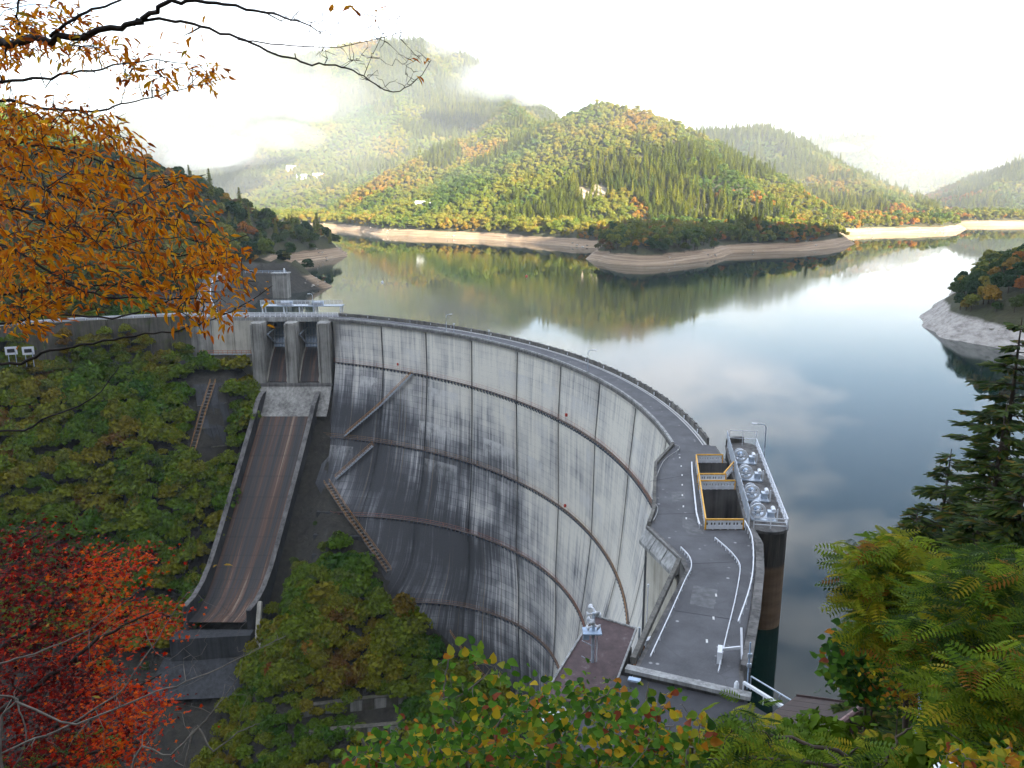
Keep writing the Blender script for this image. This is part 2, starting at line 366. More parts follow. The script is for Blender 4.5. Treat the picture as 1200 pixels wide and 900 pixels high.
def mk_chute():
    m, t, b, o = mat_new('spillway_chute_concrete')
    uv = t.nodes.new('ShaderNodeUVMap').outputs['UV']
    w = noise(t, scaled(t, uv, (6.5, .9, 1), (1.3, 0, 0)), 1, 5, .62, .25); w2 = noise(t, scaled(t, uv, (30, .8, 1), (4, 2, 0)), 1, 4, .6)
    c = ramp(t, w, (.40, (.016, .015, .016)), (.48, (.034, .027, .024)), (.53, (.070, .032, .016)), (.58, (.13, .062, .034)), (.65, (.30, .22, .15)))
    c = mixc(t, ramp(t, w2, (.45, 0.0), (.7, .7)), c, (.05, .05, .056))
    br = t.nodes.new('ShaderNodeTexBrick'); t.links.new(scaled(t, uv, (1.5, 4.5, 1)), br.inputs['Vector']); br.inputs['Scale'].default_value = 1
    br.inputs['Mortar Size'].default_value = .012; br.inputs['Color1'].default_value = (1, 1, 1, 1); br.inputs['Color2'].default_value = (.8, .8, .8, 1); br.inputs['Mortar'].default_value = (.5, .5, .5, 1)
    c = mixc(t, .6, c, br.outputs['Color'], 'MULTIPLY')
    t.links.new(c, b.inputs['Base Color']); b.inputs['Roughness'].default_value = .6; return m
M['chute'] = mk_chute()

# leaves
M['cedar'] = foliage('cedar_needles', [(.14, .165, .014), (.11, .145, .016), (.20, .205, .018), (.08, .115, .020)], .3, patch=.006)
M['broad'] = foliage('broadleaf_leaves', [(.055, .10, .020), (.095, .14, .020), (.14, .165, .022), (.18, .18, .024), (.22, .18, .024), (.25, .15, .022)], .3, patch=.008)
M['autumn'] = foliage('autumn_leaves', [(.32, .20, .025), (.36, .18, .022), (.32, .12, .02), (.26, .095, .02), (.24, .18, .03)], .3)
M['dark_broad'] = foliage('dark_evergreen_leaves', [(.022, .055, .018), (.032, .070, .018), (.050, .088, .018), (.075, .095, .018), (.16, .070, .018)], .25, patch=.02)
M['vine'] = foliage('slope_vine_leaves', [(.036, .105, .006), (.085, .160, .008), (.14, .185, .009), (.21, .185, .010), (.16, .075, .012)], .3, patch=.05)
M['leaf'] = foliage('near_leaves', None, .45, True, .6)

# ================================================================== the land
ZW = -11.5
LAKE = [(24, 50), (31, 60), (44, 76), (75, 104), (112, 150), (138, 195), (147, 226), (150, 238), (141, 263), (147, 285), (158, 311), (175, 335), (195, 362),
        (237, 433), (300, 475), (420, 560), (620, 720), (900, 950), (1000, 1150), (735, 1190), (690, 1180), (656, 1185), (610, 1230), (600, 1150), (585, 1060), (563, 1026),
        (520, 985), (480, 965), (430, 950), (382, 922), (345, 930), (320, 860), (318, 760), (283, 707), (235, 665), (173, 637), (150, 590),
        (118, 551), (100, 530), (82, 525), (64, 545), (52, 580), (57, 611), (75, 690), (66, 707), (20, 760), (-35, 837), (-75, 862), (-110, 886), (-150, 920), (-178, 982),
        (-230, 1060), (-330, 1120), (-420, 1130), (-430, 1050), (-330, 860), (-200, 690), (-129, 640), (-122, 610), (-132, 580), (-150, 535), (-150, 475), (-128, 432), (-100, 420), (-90, 410),
        (-100, 385), (-112, 362), (-108, 330), (-97, 292), (-86, 262), (-52, 238), (-10, 200), (16, 160), (23, 110), (20, 70)]
def seg_dist(x, y, pts, closed=False):
    n = len(pts); best = np.full(x.shape, 1e9); tt = np.zeros(x.shape); ii = np.zeros(x.shape, int)
    for i in range(n if closed else n - 1):
        ax, ay = pts[i][:2]; bx, by = pts[(i + 1) % n][:2]; dx, dy = bx - ax, by - ay
        t = np.clip(((x - ax) * dx + (y - ay) * dy) / (dx * dx + dy * dy + 1e-9), 0, 1)
        d = np.hypot(x - ax - t * dx, y - ay - t * dy); k = d < best
        best = np.where(k, d, best); tt = np.where(k, t, tt); ii = np.where(k, i, ii)
    return best, ii, tt
def inside(x, y, pts):
    r = np.zeros(x.shape, bool); n = len(pts)
    for i in range(n):
        ax, ay = pts[i]; bx, by = pts[(i + 1) % n]
        if ay == by: continue
        r ^= ((ay > y) != (by > y)) & (x < (bx - ax) * (y - ay) / (by - ay) + ax)
    return r
_perm = np.random.default_rng(3).random((256, 256))
def vnoise(x, y):
    xi, yi = np.floor(x).astype(int), np.floor(y).astype(int); fx, fy = x - xi, y - yi
    fx, fy = fx * fx * (3 - 2 * fx), fy * fy * (3 - 2 * fy); g = lambda a, b: _perm[a % 256, b % 256]
    return (g(xi, yi) * (1 - fx) + g(xi + 1, yi) * fx) * (1 - fy) + (g(xi, yi + 1) * (1 - fx) + g(xi + 1, yi + 1) * fx) * fy
def fbm(x, y, o=4):
    r = 0; a = .5
    for i in range(o): r = r + a * vnoise(x * 2 ** i + 17 * i, y * 2 ** i + 31 * i); a *= .5
    return r - .47
def ridge_px(pts, drop):
    r = []
    for px, py, Y in pts:
        p = P(px, py, Y=Y); r.append((p.x, p.y, p.z - drop))
    return r
RIDGES = [
    (ridge_px([(640, 132, 1300), (700, 112, 1150), (760, 132, 1090), (810, 162, 1020), (870, 196, 940), (920, 224, 880), (960, 250, 830), (985, 272, 770)], 15), .47),
    (ridge_px([(640, 132, 1300), (580, 140, 1330), (520, 160, 1290), (470, 205, 1180), (440, 250, 1060)], 15), .55),
    (ridge_px([(620, 140, 1400), (590, 105, 1700), (540, 55, 1900), (490, 38, 1900), (440, 70, 1850), (400, 120, 1750), (340, 150, 1650), (300, 190, 1500)], 15), .62),
    (ridge_px([(490, 38, 1900), (300, 60, 2100), (150, 70, 2200), (-100, 60, 2200)], 15), .6),
    (ridge_px([(760, 150, 1700), (830, 150, 1650), (890, 146, 1550), (930, 162, 1450), (970, 185, 1380), (1040, 214, 1270), (1100, 242, 1160), (1125, 262, 1080)], 15), .45),
    (ridge_px([(880, 190, 3100), (960, 158, 3000), (1005, 147, 3000), (1060, 160, 2900), (1110, 192, 2800), (1140, 225, 2700)], 15), .6),
    (ridge_px([(1130, 220, 3600), (1190, 185, 3500), (1260, 150, 3400), (1500, 120, 3300)], 15), .5),
    (ridge_px([(1126, 246, 1330), (1160, 212, 1420), (1200, 188, 1480), (1300, 140, 1560), (1500, 120, 1600)], 15), .45),
    (ridge_px([(-200, 60, 560), (0, 110, 540), (100, 150, 540), (180, 178, 530), (240, 208, 525), (290, 240, 515), (335, 256, 520), (375, 276, 560), (396, 292, 600)], 8), .55),
    (ridge_px([(335, 262, 520), (350, 300, 455), (372, 322, 425)], 9), .5),
    (ridge_px([(1112, 340, 285), (1135, 326, 285), (1165, 315, 285), (1200, 305, 290), (1260, 275, 290), (1500, 180, 330)], 8), .55),
    (ridge_px([(745, 268, 560), (790, 262, 570), (830, 266, 600), (880, 250, 680)], 9), .42),
    ([(-900, -600, 330), (-400, -420, 360), (0, -330, 410), (350, -250, 455), (700, 0, 350), (1000, 300, 250), (1500, 500, 300)], .75),  # unseen ridge behind the camera, heights shaped so it shades dam and near lake
]
CAMAX = np.array([-.916, -.40]); T0 = np.array([9.0, 161.8]); NAX = np.array([-.40, .916])
GN_X = [-700, -400, -300, -150, -95, -85, -55, -30, 0, 30, 55, 68, 80, 90, 100, 128, 160, 260, 500]
GN_Z = [650, 350, 240, 40, -8, -15, -56, -84, -88, -84, -68, -48, -30, -20, -12, -8, 14, 80, 200]
def chute_z(y): return np.interp(y, [150, 187, 217, 226, 240], [-90, -65.5, -25.5, -18, -12])
def height(x, y, detail=True):
    x = np.asarray(x, float); y = np.asarray(y, float)
    s, _, _ = seg_dist(x, y, LAKE, True); s = np.where(inside(x, y, LAKE), -s, s)
    s = s + (np.where(np.abs(s) < 60, 4.0, 8.0) * fbm(x / 26, y / 26, 3) + 3.5 * fbm(x / 9 + 3, y / 9, 2)) * np.clip((np.hypot(x - 5, y - 150) - 110) / 60, 0, 1)
    near = np.clip(1 - np.hypot((x - 20) / 170, (y - 10) / 130) ** 2, 0, 1)
    k = np.maximum(.62 + .30 * np.clip(near * 2.2, 0, 1), .62 + .45 * np.clip((40 - y) / 120, 0, 1))
    k = np.where((x < -90) & (y > 380) & (y < 760), 1.15, k)
    z = np.where(s < 0, np.maximum(.5 * s, -60), np.where(s < 9, .9 * s, 8.1 + k * (s - 9))) + ZW
    cap = np.full(x.shape, -1e9)
    for pts, sl in RIDGES:
        for q in range(len(pts) - 1):
            d, _, t = seg_dist(x, y, pts[q:q + 2]); cap = np.maximum(cap, pts[q][2] * (1 - t) + pts[q + 1][2] * t - sl * d)
    cap = np.maximum(cap, 1.0)
    if detail:
        far = np.clip((np.hypot(x, y) - 250) / 500, 0, 1)
        cap = cap + far * (70 * fbm(x / 260, y / 260, 4) * np.clip((cap - 5) / 90, 0, 1) + 8 * fbm(x / 50, y / 50, 3))
    w = 12.0; h = np.clip(.5 + .5 * (cap - z) / w, 0, 1); z1 = cap * (1 - h) + z * h - w * h * (1 - h); z = np.where(s < 0, z, np.where(s < 16, np.minimum(z, np.maximum(z1, z - 1)), z1))
    rel = np.stack([x - T0[0], y - T0[1]], -1); a = rel @ CAMAX; n = rel @ NAX
    gd = np.interp(n, [-700, -400, -300, -150, -95, -85, -55, -30, -8, 15, 23, 31, 42, 52, 63, 71, 76, 81, 95, 128, 160, 260, 500], [650, 350, 240, 40, -8, -15, -56, -80, -86, -79, -71.5, -63, -54.5, -46, -40, -32, -25, -16, -10, -8, 14, 80, 200])
    wd = np.clip((a - 50) / 24, 0, 1); wd = wd * wd * (3 - 2 * wd)
    g = np.interp(n, GN_X, GN_Z) * wd + gd * (1 - wd) + np.clip(-(a + 8), 0, 400) * 1.2 * (a < -8) - np.clip(a, 0, 300) * .05
    if detail: g = g + (1.2 + 3.8 * wd) * fbm(x / 16, y / 16, 3)
    z = np.minimum(z, np.maximum(g, -93))
    # the cut in which the spillway lies
    xc = np.interp(y, [150, 187, 217, 240], [-80, -70, -62.8, -62.8]); cut = np.abs(x - xc)
    cz = chute_z(y) - 2.0 + np.clip(cut - 13.5, 0, 99) * 1.6
    z = np.where((y > 150) & (y < 236), np.minimum(z, cz), z)
    # level ground under the road end and houses on the right bank
    fl = np.clip(1 - np.maximum(np.abs(x - 14) / 15, np.abs(y - 46) / 15) ** 6, 0, 1); z = np.where(z > -1.2, z * (1 - fl) - 1.2 * fl, z)
    return z
def axis(stops):
    """grid lines whose spacing follows (position, spacing) stops"""
    p = stops[0][0]; r = [p]
    while p < stops[-1][0]: p += np.interp(p, [q[0] for q in stops], [q[1] for q in stops]); r.append(p)
    return np.array(r)
gx = axis([(-2900, 90), (-1000, 22), (-420, 6), (-200, 3.4), (200, 3.4), (420, 6), (1000, 22), (2900, 90)])
gy = axis([(-950, 40), (-100, 8), (0, 3), (300, 3.2), (700, 5), (1100, 7), (1500, 16), (4000, 50)])
XX, YY = np.meshgrid(gx, gy); ZZ = height(XX, YY); nx, ny = len(gx), len(gy)
ii = np.arange(nx * ny).reshape(ny, nx)
F = np.stack([ii[:-1, :-1].ravel(), ii[:-1, 1:].ravel(), ii[1:, 1:].ravel(), ii[1:, :-1].ravel()], 1)
me = mesh_np('terrain', np.stack([XX.ravel(), YY.ravel(), ZZ.ravel()], 1), F, M['terrain'], smooth=True)
RB = np.clip(1.5 - np.hypot((XX.ravel() - 170) / 110, (YY.ravel() - 290) / 130), 0, 1)
me.attributes.new('rocky', 'FLOAT', 'POINT').data.foreach_set('value', RB.astype(np.float32))
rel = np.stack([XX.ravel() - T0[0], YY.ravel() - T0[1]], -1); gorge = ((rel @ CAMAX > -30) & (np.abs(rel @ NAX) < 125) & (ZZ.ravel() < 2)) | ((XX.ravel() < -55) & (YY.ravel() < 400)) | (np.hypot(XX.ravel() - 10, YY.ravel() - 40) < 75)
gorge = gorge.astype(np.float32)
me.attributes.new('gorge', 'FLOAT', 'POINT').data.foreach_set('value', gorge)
# the scar of bare ground above the far shore
def ground_at(px, py, lo=60, hi=4000):
    """where the sight line through a photo point meets the land"""
    u = (px - 600) / FOC; v = (450 - py) / FOC; r = np.array([u, C_ + v * S_, -S_ + v * C_]); ts = np.geomspace(lo, hi, 1600)
    p = np.array([0, 0, CAM_Z]) + ts[:, None] * r; hh = height(p[:, 0], p[:, 1]); k = np.nonzero(p[:, 2] <= hh)[0]
    return Vector(p[k[0]]) if len(k) else None
bare = np.zeros(nx * ny, np.float32)
SCARS = []
for q in ((686, 228), (703, 224)):
    p = ground_at(*q, lo=600)
    if p: SCARS.append((p.x, p.y, 6.5, 17))
for (x, y, rx, ry) in SCARS:
    d = np.hypot((XX.ravel() - x) / rx, (YY.ravel() - y) / ry); bare = np.maximum(bare, np.clip(1.6 - d, 0, 1))
me.attributes.new('bare', 'FLOAT', 'POINT').data.foreach_set('value', bare.astype(np.float32))
tag(link('terrain', me), 'wooded hillsides and bare drawn-down banks around the reservoir', kind='structure')

def stone_mesh(seed):
    import bmesh as _b
    r_ = np.random.default_rng(seed); bm = _b.new(); _b.ops.create_icosphere(bm, subdivisions=1, radius=1)
    for v in bm.verts: v.co *= .65 + .6 * r_.random(); v.co.z *= .6
    me = bpy.data.meshes.new('stone'); bm.to_mesh(me); bm.free(); me.materials.append(M['rock']); return me
lk = MB(); gxs = np.linspace(-1400, 1700, 60); gys = np.linspace(30, 1500, 40)
lv = np.stack([*[a.ravel() for a in np.meshgrid(gxs, gys)], np.full(2400, ZW)], 1); li = np.arange(2400).reshape(40, 60)
lf = np.stack([li[:-1, :-1].ravel(), li[:-1, 1:].ravel(), li[1:, 1:].ravel(), li[1:, :-1].ravel()], 1)
cen = lv[lf].mean(1); ok = ~((cen[:, 1] < 300) & (cen[:, 0] < -160)) & ~((cen[:, 1] < 262) & (cen[:, 0] < 0))
# the lake keeps to the upstream side of the dam
CX, CY, RU = -104.63, 112.14, 132.7
phi = np.radians(np.linspace(66, -24, 60)); arc = [(CX + (RU - 1.0) * math.cos(a), CY + (RU - 1.0) * math.sin(a)) for a in phi]
poly = [(-300, 262), (-140, 262), (arc[0][0] - 40, 246), *arc, (22, 40), (60, 30), (200, 60), (1700, 300), (1700, 1500), (-1400, 1500), (-1400, 262)]
wm = MB(); wm.add([(x, y, ZW) for x, y in poly], [tuple(range(len(poly)))])
lake = wm.build('lake', M['water']); tag(lake, 'still green reservoir reflecting hills and clouds', kind='structure')

# ------------------------------------------------------------------ trees for the hills
def lathe_dirs(n): 
    v = RNG.normal(size=(n, 3)); return v / np.linalg.norm(v, axis=1)[:, None]
def scatter(T, TF, pos, ax, nor, size, shade=None):
    """copies of a small leaf shape T (x along, z up) put at pos, pointing along ax with face nor"""
    ax = ax / (np.linalg.norm(ax, axis=1)[:, None] + 1e-9); nor = nor - ax * (nor * ax).sum(1)[:, None]
    nor = nor / (np.linalg.norm(nor, axis=1)[:, None] + 1e-9); sd = np.cross(nor, ax); size = np.asarray(size)
    if size.ndim == 1: size = size[:, None]
    B = np.stack([ax, sd, nor], 1); V = np.einsum('kj,njc->nkc', T, B) * size[:, None, :1] + pos[:, None, :]
    n, k = len(pos), len(T); F = (TF[None] + (np.arange(n) * k)[:, None, None]).reshape(-1, TF.shape[1])
    return V.reshape(-1, 3), F, (None if shade is None else np.repeat(shade, k, axis=0))
QT = np.array([[-.5, -.38, 0], [.1, -.5, .06], [.6, .0, -.05], [.05, .5, .06], [-.5, .3, 0]]); QF = np.array([[0, 1, 2, 3, 4]])
def broad_mesh(name, h, rad, n, mat, leaf=.7, lobes=9):
    cs = []; 
    for i in range(lobes):
        a = RNG.random() * 6.28; rr = rad * .55 * math.sqrt(RNG.random()); cs.append((rr * math.cos(a), rr * math.sin(a), h * (.42 + .42 * RNG.random()), rad * (.36 + .26 * RNG.random())))
    cs.append((0, 0, h * .78, rad * .5)); cs = np.array(cs)
    k = RNG.integers(0, len(cs), n); d = lathe_dirs(n); d[:, 2] = np.abs(d[:, 2]) * .9 + d[:, 2] * .1 - .12
    rr = cs[k, 3] * (.72 + .34 * RNG.random(n)); pos = cs[k, :3] + d * rr[:, None]
    ax = lathe_dirs(n) + np.array([0, 0, -.3]); nor = d + .55 * lathe_dirs(n) + np.array([0, 0, .35])
    sh = (.68 + .5 * RNG.random((n, 1))) * np.ones((1, 3))
    V, F, c = scatter(QT, QF, pos, ax, nor, leaf * (.65 + .7 * RNG.random(n)), sh)
    return mesh_np(name, V, F, mat, c)
def conifer_mesh(name, h, rad, n, mat, leaf=.55, taper=.85, base=.12):
    tt = RNG.random(n) ** .75; lev = np.floor(tt * 16) / 16 + RNG.random(n) * .035; z = h * (base + (1 - base) * lev)
    nb = 9; az = (RNG.integers(0, nb, n) + .35 * RNG.normal(size=n) + lev * 40) * 6.283 / nb
    env = rad * (1 - lev) ** taper * (.85 + .3 * np.sin(az * 3 + lev * 50)) + .12; q = RNG.random(n) ** .6
    r = env * q; pos = np.stack([r * np.cos(az), r * np.sin(az), z - .28 * r * (1 - .3 * lev)], 1)
    ax = np.stack([np.cos(az), np.sin(az), -.35 + .2 * RNG.normal(size=n)], 1); nor = np.stack([.25 * np.cos(az), .25 * np.sin(az), np.ones(n)], 1) + .4 * lathe_dirs(n)
    sh = (.55 + .55 * q[:, None] * np.ones((1, 3))) * (.8 + .35 * RNG.random((n, 1)))
    sh = (.72 + .42 * RNG.random((n, 1))) * np.ones((1, 3))
    V, F, c = scatter(QT * np.array([1.5, .8, 1]), QF, pos, ax, nor, leaf * (.7 + .6 * RNG.random(n)) * (1.15 - .5 * lev), sh)
    return mesh_np(name, V, F, mat, c)
def trunk_mesh(name, h, r, mat):
    b = MB(); b.tube([(0, 0, -.8), (.05 * h * .2, 0, h * .3), (0, .03 * h, h * .6), (.02 * h, 0, h * .9)], [r * 1.3, r, r * .7, r * .2], 6)
    for i in range(5):
        a = i * 1.3 + h; z = h * (.35 + .09 * i); l = h * .22
        b.tube([(0, .02 * h, z), (l * .6 * math.cos(a), l * .6 * math.sin(a), z + l * .5), (l * math.cos(a), l * math.sin(a), z + l * .9)], [r * .4, r * .25, r * .08], 5)
    me = bpy.data.meshes.new(name); me.from_pydata(b.v, [], b.f); me.materials.append(mat); me.update(); return me

PROT = {'broad': [broad_mesh('crown', h, r, n, M['broad'], .95, lb) for h, r, n, lb in ((11, 4.6, 900, 9), (13, 5.2, 1100, 12), (9, 4.2, 800, 7), (12, 4.0, 850, 8))],
        'autumn': [broad_mesh('crown', h, r, n, M['autumn'], .9, lb) for h, r, n, lb in ((10, 4.4, 850, 9), (8, 3.8, 700, 7))],
        'dark': [broad_mesh('crown', h, r, n, M['dark_broad'], .7, lb) for h, r, n, lb in ((9, 4.0, 1500, 9), (11, 4.4, 1700, 11), (7, 3.4, 1200, 8))],
        'cedar': [conifer_mesh('crown', h, r, n, M['cedar'], 1.0) for h, r, n in ((17, 3.1, 700), (20, 3.4, 800), (15, 2.8, 650))],
        'fine': [broad_mesh('crown', h, r, n, M['vine'], .17, lb) for h, r, n, lb in ((1.6, 1.3, 900, 9), (1.1, 1.5, 900, 9))],
        'vine': [broad_mesh('crown', h, r, n, M['vine'], .42, lb) for h, r, n, lb in ((2.6, 2.4, 700, 9), (1.8, 2.6, 700, 10), (3.6, 2.4, 800, 9))]}
TRUNK = {'broad': trunk_mesh('trunk', 10, .25, M['wood']), 'cedar': trunk_mesh('trunk', 16, .22, M['wood']), 'small': trunk_mesh('trunk', 2.4, .06, M['wood'])}

PCOL = bpy.data.collections.new('tree_shapes')
def gn_forest(name, pts, protos, mat, scale, label, cat=None):
    """one object that carries an uncountable wood: tree shapes instanced on its points"""
    c = bpy.data.collections.new(name + '_shapes')
    for i, me in enumerate(protos):
        c.objects.link(bpy.data.objects.new(f'{name}_shape_{chr(97 + i)}', me))
    n = len(pts); me = bpy.data.meshes.new(name); me.vertices.add(n); me.vertices.foreach_set('co', np.asarray(pts, np.float32).ravel())
    me.attributes.new('idx', 'INT', 'POINT').data.foreach_set('value', RNG.integers(0, len(protos), n).astype(np.int32))
    rot = np.zeros((n, 3), np.float32); rot[:, 2] = RNG.random(n) * 6.28; rot[:, :2] = RNG.normal(size=(n, 2)) * .05
    me.attributes.new('rot', 'FLOAT_VECTOR', 'POINT').data.foreach_set('vector', rot.ravel())
    sc = np.asarray(scale, np.float32)[:, None] * (np.ones((n, 3)) + .14 * RNG.normal(size=(n, 3)))
    me.attributes.new('scl', 'FLOAT_VECTOR', 'POINT').data.foreach_set('vector', sc.astype(np.float32).ravel()); me.update()
    me.materials.append(mat); o = link(name, me)
    g = bpy.data.node_groups.new(name + '_nodes', 'GeometryNodeTree')
    g.interface.new_socket('Geometry', in_out='INPUT', socket_type='NodeSocketGeometry'); g.interface.new_socket('Geometry', in_out='OUTPUT', socket_type='NodeSocketGeometry')
    i = g.nodes.new('NodeGroupInput'); q = g.nodes.new('NodeGroupOutput'); ci = g.nodes.new('GeometryNodeCollectionInfo'); ci.inputs['Collection'].default_value = c
    ci.inputs['Separate Children'].default_value = True; ci.inputs['Reset Children'].default_value = True
    ip = g.nodes.new('GeometryNodeInstanceOnPoints'); ip.inputs['Pick Instance'].default_value = True
    def at(nm, ty):
        a = g.nodes.new('GeometryNodeInputNamedAttribute'); a.data_type = ty; a.inputs['Name'].default_value = nm; return [x for x in a.outputs if x.enabled and x.name == 'Attribute'][0]
    er = g.nodes.new('FunctionNodeEulerToRotation'); g.links.new(at('rot', 'FLOAT_VECTOR'), er.inputs[0])
    g.links.new(i.outputs[0], ip.inputs['Points']); g.links.new(ci.outputs[0], ip.inputs['Instance']); g.links.new(at('idx', 'INT'), ip.inputs['Instance Index'])
    g.links.new(er.outputs[0], ip.inputs['Rotation']); g.links.new(at('scl', 'FLOAT_VECTOR'), ip.inputs['Scale']); g.links.new(ip.outputs[0], q.inputs[0])
    m = o.modifiers.new('wood', 'NODES'); m.node_group = g
    return tag(o, label, cat, kind='stuff')

def forest_points(spacing, x0, x1, y0, y1):
    ax, ay = np.meshgrid(np.arange(x0, x1, spacing), np.arange(y0, y1, spacing)); x = ax.ravel() + RNG.uniform(-.5, .5, ax.size) * spacing * 1.1; y = ay.ravel() + RNG.uniform(-.5, .5, ax.size) * spacing * 1.1
    return x, y
def veg_ok(x, y, z):
    lim = -5.4 + 3.0 * fbm(x / 30, y / 30, 2)
    ok = (z > lim)
    for (sx, sy, rx, ry) in SCARS: ok &= np.hypot((x - sx) / rx, (y - sy) / ry) > 1.1
    return ok
# far woods
x, y = forest_points(4.6, -1700, 1900, 650, 2300); keep = (np.abs(x) < .74 * y + 60); x, y = x[keep], y[keep]
x2, y2 = forest_points(11, -2400, 2700, 2300, 3600); keep = (np.abs(x2) < .74 * y2); x = np.r_[x, x2[keep]]; y = np.r_[y, y2[keep]]
z = height(x, y)
# keep the trees that stand where the camera side or the lake's mirror can see them
nz_ = height(x, y - 12) ; face = (z - nz_) > -5.5
ok = veg_ok(x, y, z) & (z > -7); x, y, z = x[ok], y[ok], z[ok]
kind = fbm(x / 120 + 5, y / 120, 3) + .25 * fbm(x / 28, y / 28, 2); hz = z - ZW
aut = fbm(x / 80 - 9, y / 80 + 4, 3) + .22 * (hz < 45) * (x > 120) + .04 * RNG.normal(size=len(x)); cedar = (kind > .02) & (hz > 14) | ((x > 150) & (hz > 60) & (kind > -.14))
is_c = cedar; is_a = (~cedar) & (aut > .22); is_b = ~(is_c | is_a)
far = np.clip((np.hypot(x, y) - 2200) / 200, 0, 1)
pt = np.stack([x, y, z - .3], 1); sc = (.36 + .5 * RNG.random(len(x)) ** 1.5) * (1 + .9 * far); sc[is_c] *= 1.25
gn_forest('cedar_wood', pt[is_c], PROT['cedar'], M['cedar'], sc[is_c], 'planted cedar forest on the far sunlit hills')
gn_forest('broadleaf_wood', pt[is_b], PROT['broad'], M['broad'], sc[is_b], 'mixed green broadleaf forest on the far hills')
gn_forest('autumn_wood', pt[is_a], PROT['autumn'], M['autumn'], sc[is_a], 'orange and yellow autumn trees on the far hills')
print('far trees', len(x))
sx_, sy_ = forest_points(3.4, -500, 900, 220, 1200); sz_ = height(sx_, sy_); k_ = (sz_ > ZW - .3) & (sz_ < -4.2) & (np.abs(sx_) < .72 * sy_ + 20) & ~((sx_ < -55) & (sy_ < 380)) & (fbm(sx_ / 15, sy_ / 15, 2) > .02)
gn_forest('shore_stones', np.stack([sx_, sy_, sz_ - .1], 1)[k_], [stone_mesh(i) for i in range(4)], M['rock'], (.3 + 1.3 * RNG.random(k_.sum()) ** 3) , 'boulders strewn over the bare reservoir banks')
# nearer banks: single trees
NT = []
def tree(kind, x, y, z, s, label, cat, group, trunk='broad'):
    root = empty({'cedar': 'cedar_tree', 'dark': 'broadleaf_tree', 'autumn': 'autumn_tree', 'broad': 'broadleaf_tree', 'vine': 'shrub'}[kind], (x, y, z - .3), RNG.random() * 6.28)
    root.scale = (s, s, s * (.9 + .25 * RNG.random())); tag(root, label, cat, group)
    link('crown', PROT[kind][RNG.integers(0, len(PROT[kind]))], root); link('trunk', TRUNK[trunk], root)
    return root
def bank(x0, x1, y0, y1, spacing, cond, mixk, labels, group, most, smin=.7, smax=1.0):
    x, y = forest_points(spacing, x0, x1, y0, y1); z = height(x, y); px, py, d = seen(x, y, z + 4)
    ok = veg_ok(x, y, z) & cond(x, y, z, px, py) & (px > -60) & (px < 1260); x, y, z, d, px, py = x[ok], y[ok], z[ok], d[ok], px[ok], py[ok]
    # of trees standing behind the brow nothing shows
    vis = np.ones(len(x), bool)
    for f in (.97, .93, .85, .7):
        vis &= (CAM_Z + (z + 9 - CAM_Z) * f) > height(x * f, y * f) - 4
    x, y, z, d = x[vis], y[vis], z[vis], d[vis]; o = np.argsort(d); rest = []
    for j, i in enumerate(o):
        r = RNG.random(); kk = next(k for k, w in mixk if (r := r - w) < 0); s = smin + (smax - smin) * RNG.random()
        zl = ('low on', 'halfway up', 'high on')[int(z[i] > 4) + int(z[i] > 18)]
        if j < most: tree(kk, x[i], y[i], z[i], s, labels[kk] % zl, 'tree', group + ' ' + kk, 'cedar' if kk == 'cedar' else 'broad')
        else: rest.append((kk, x[i], y[i], z[i] - .3, s))
    return rest
rest = bank(-420, -60, 236, 640, 6.4, lambda x, y, z, px, py: (z > -5) & (x < -60) & ((y > 405) | (x < -60 - .2 * y)) & ((y > 262) | (x < -125)), (('dark', .66), ('broad', .12), ('autumn', .14), ('cedar', .081)),
     {'dark': 'dark green broadleaf tree %s the shaded wooded hill behind the spillway', 'broad': 'lighter green broadleaf tree %s the shaded wooded hill behind the spillway', 'autumn': 'rusty orange tree %s the shaded wooded hill behind the spillway', 'cedar': 'pointed conifer %s the shaded wooded hill behind the spillway'}, 'trees on the left hill', 280, .7, 1.05)
rest += bank(40, 330, 520, 720, 6.0, lambda x, y, z, px, py: (z > -6.5), (('dark', .60), ('broad', .30), ('autumn', .06), ('cedar', .041)),
     {'dark': 'dark green tree %s the wooded point jutting into the lake', 'broad': 'green tree %s the wooded point jutting into the lake', 'autumn': 'orange tree %s the wooded point jutting into the lake', 'cedar': 'pointed conifer %s the wooded point jutting into the lake'}, 'trees on the wooded point', 130, .6, .95)
rest += bank(130, 330, 215, 430, 4.6, lambda x, y, z, px, py: (z > -4.5) & (px < 1215) & (px > 1102 + .25 * (py - 330)), (('dark', .72), ('broad', .17), ('autumn', .111)),
     {'dark': 'dark green tree %s the right bank with pale rocks', 'broad': 'mid green tree %s the right bank with pale rocks', 'autumn': 'golden yellow tree %s the right bank with pale rocks'}, 'trees above the right rock bank', 60, .5, .75)
for kk, nm, lb in (('dark', 'evergreen_wood', 'evergreen trees massed behind on the near wooded banks'), ('broad', 'green_wood', 'green trees massed behind on the near wooded banks'), ('autumn', 'rust_wood', 'orange trees scattered behind on the near wooded banks'), ('cedar', 'conifer_wood', 'conifers scattered behind on the near wooded banks')):
    q = [r for r in rest if r[0] == kk]
    if q: gn_forest(nm, np.array([r[1:4] for r in q]), PROT[kk], PROT[kk][0].materials[0], np.array([r[4] for r in q]), lb)
print('near rest', len(rest))

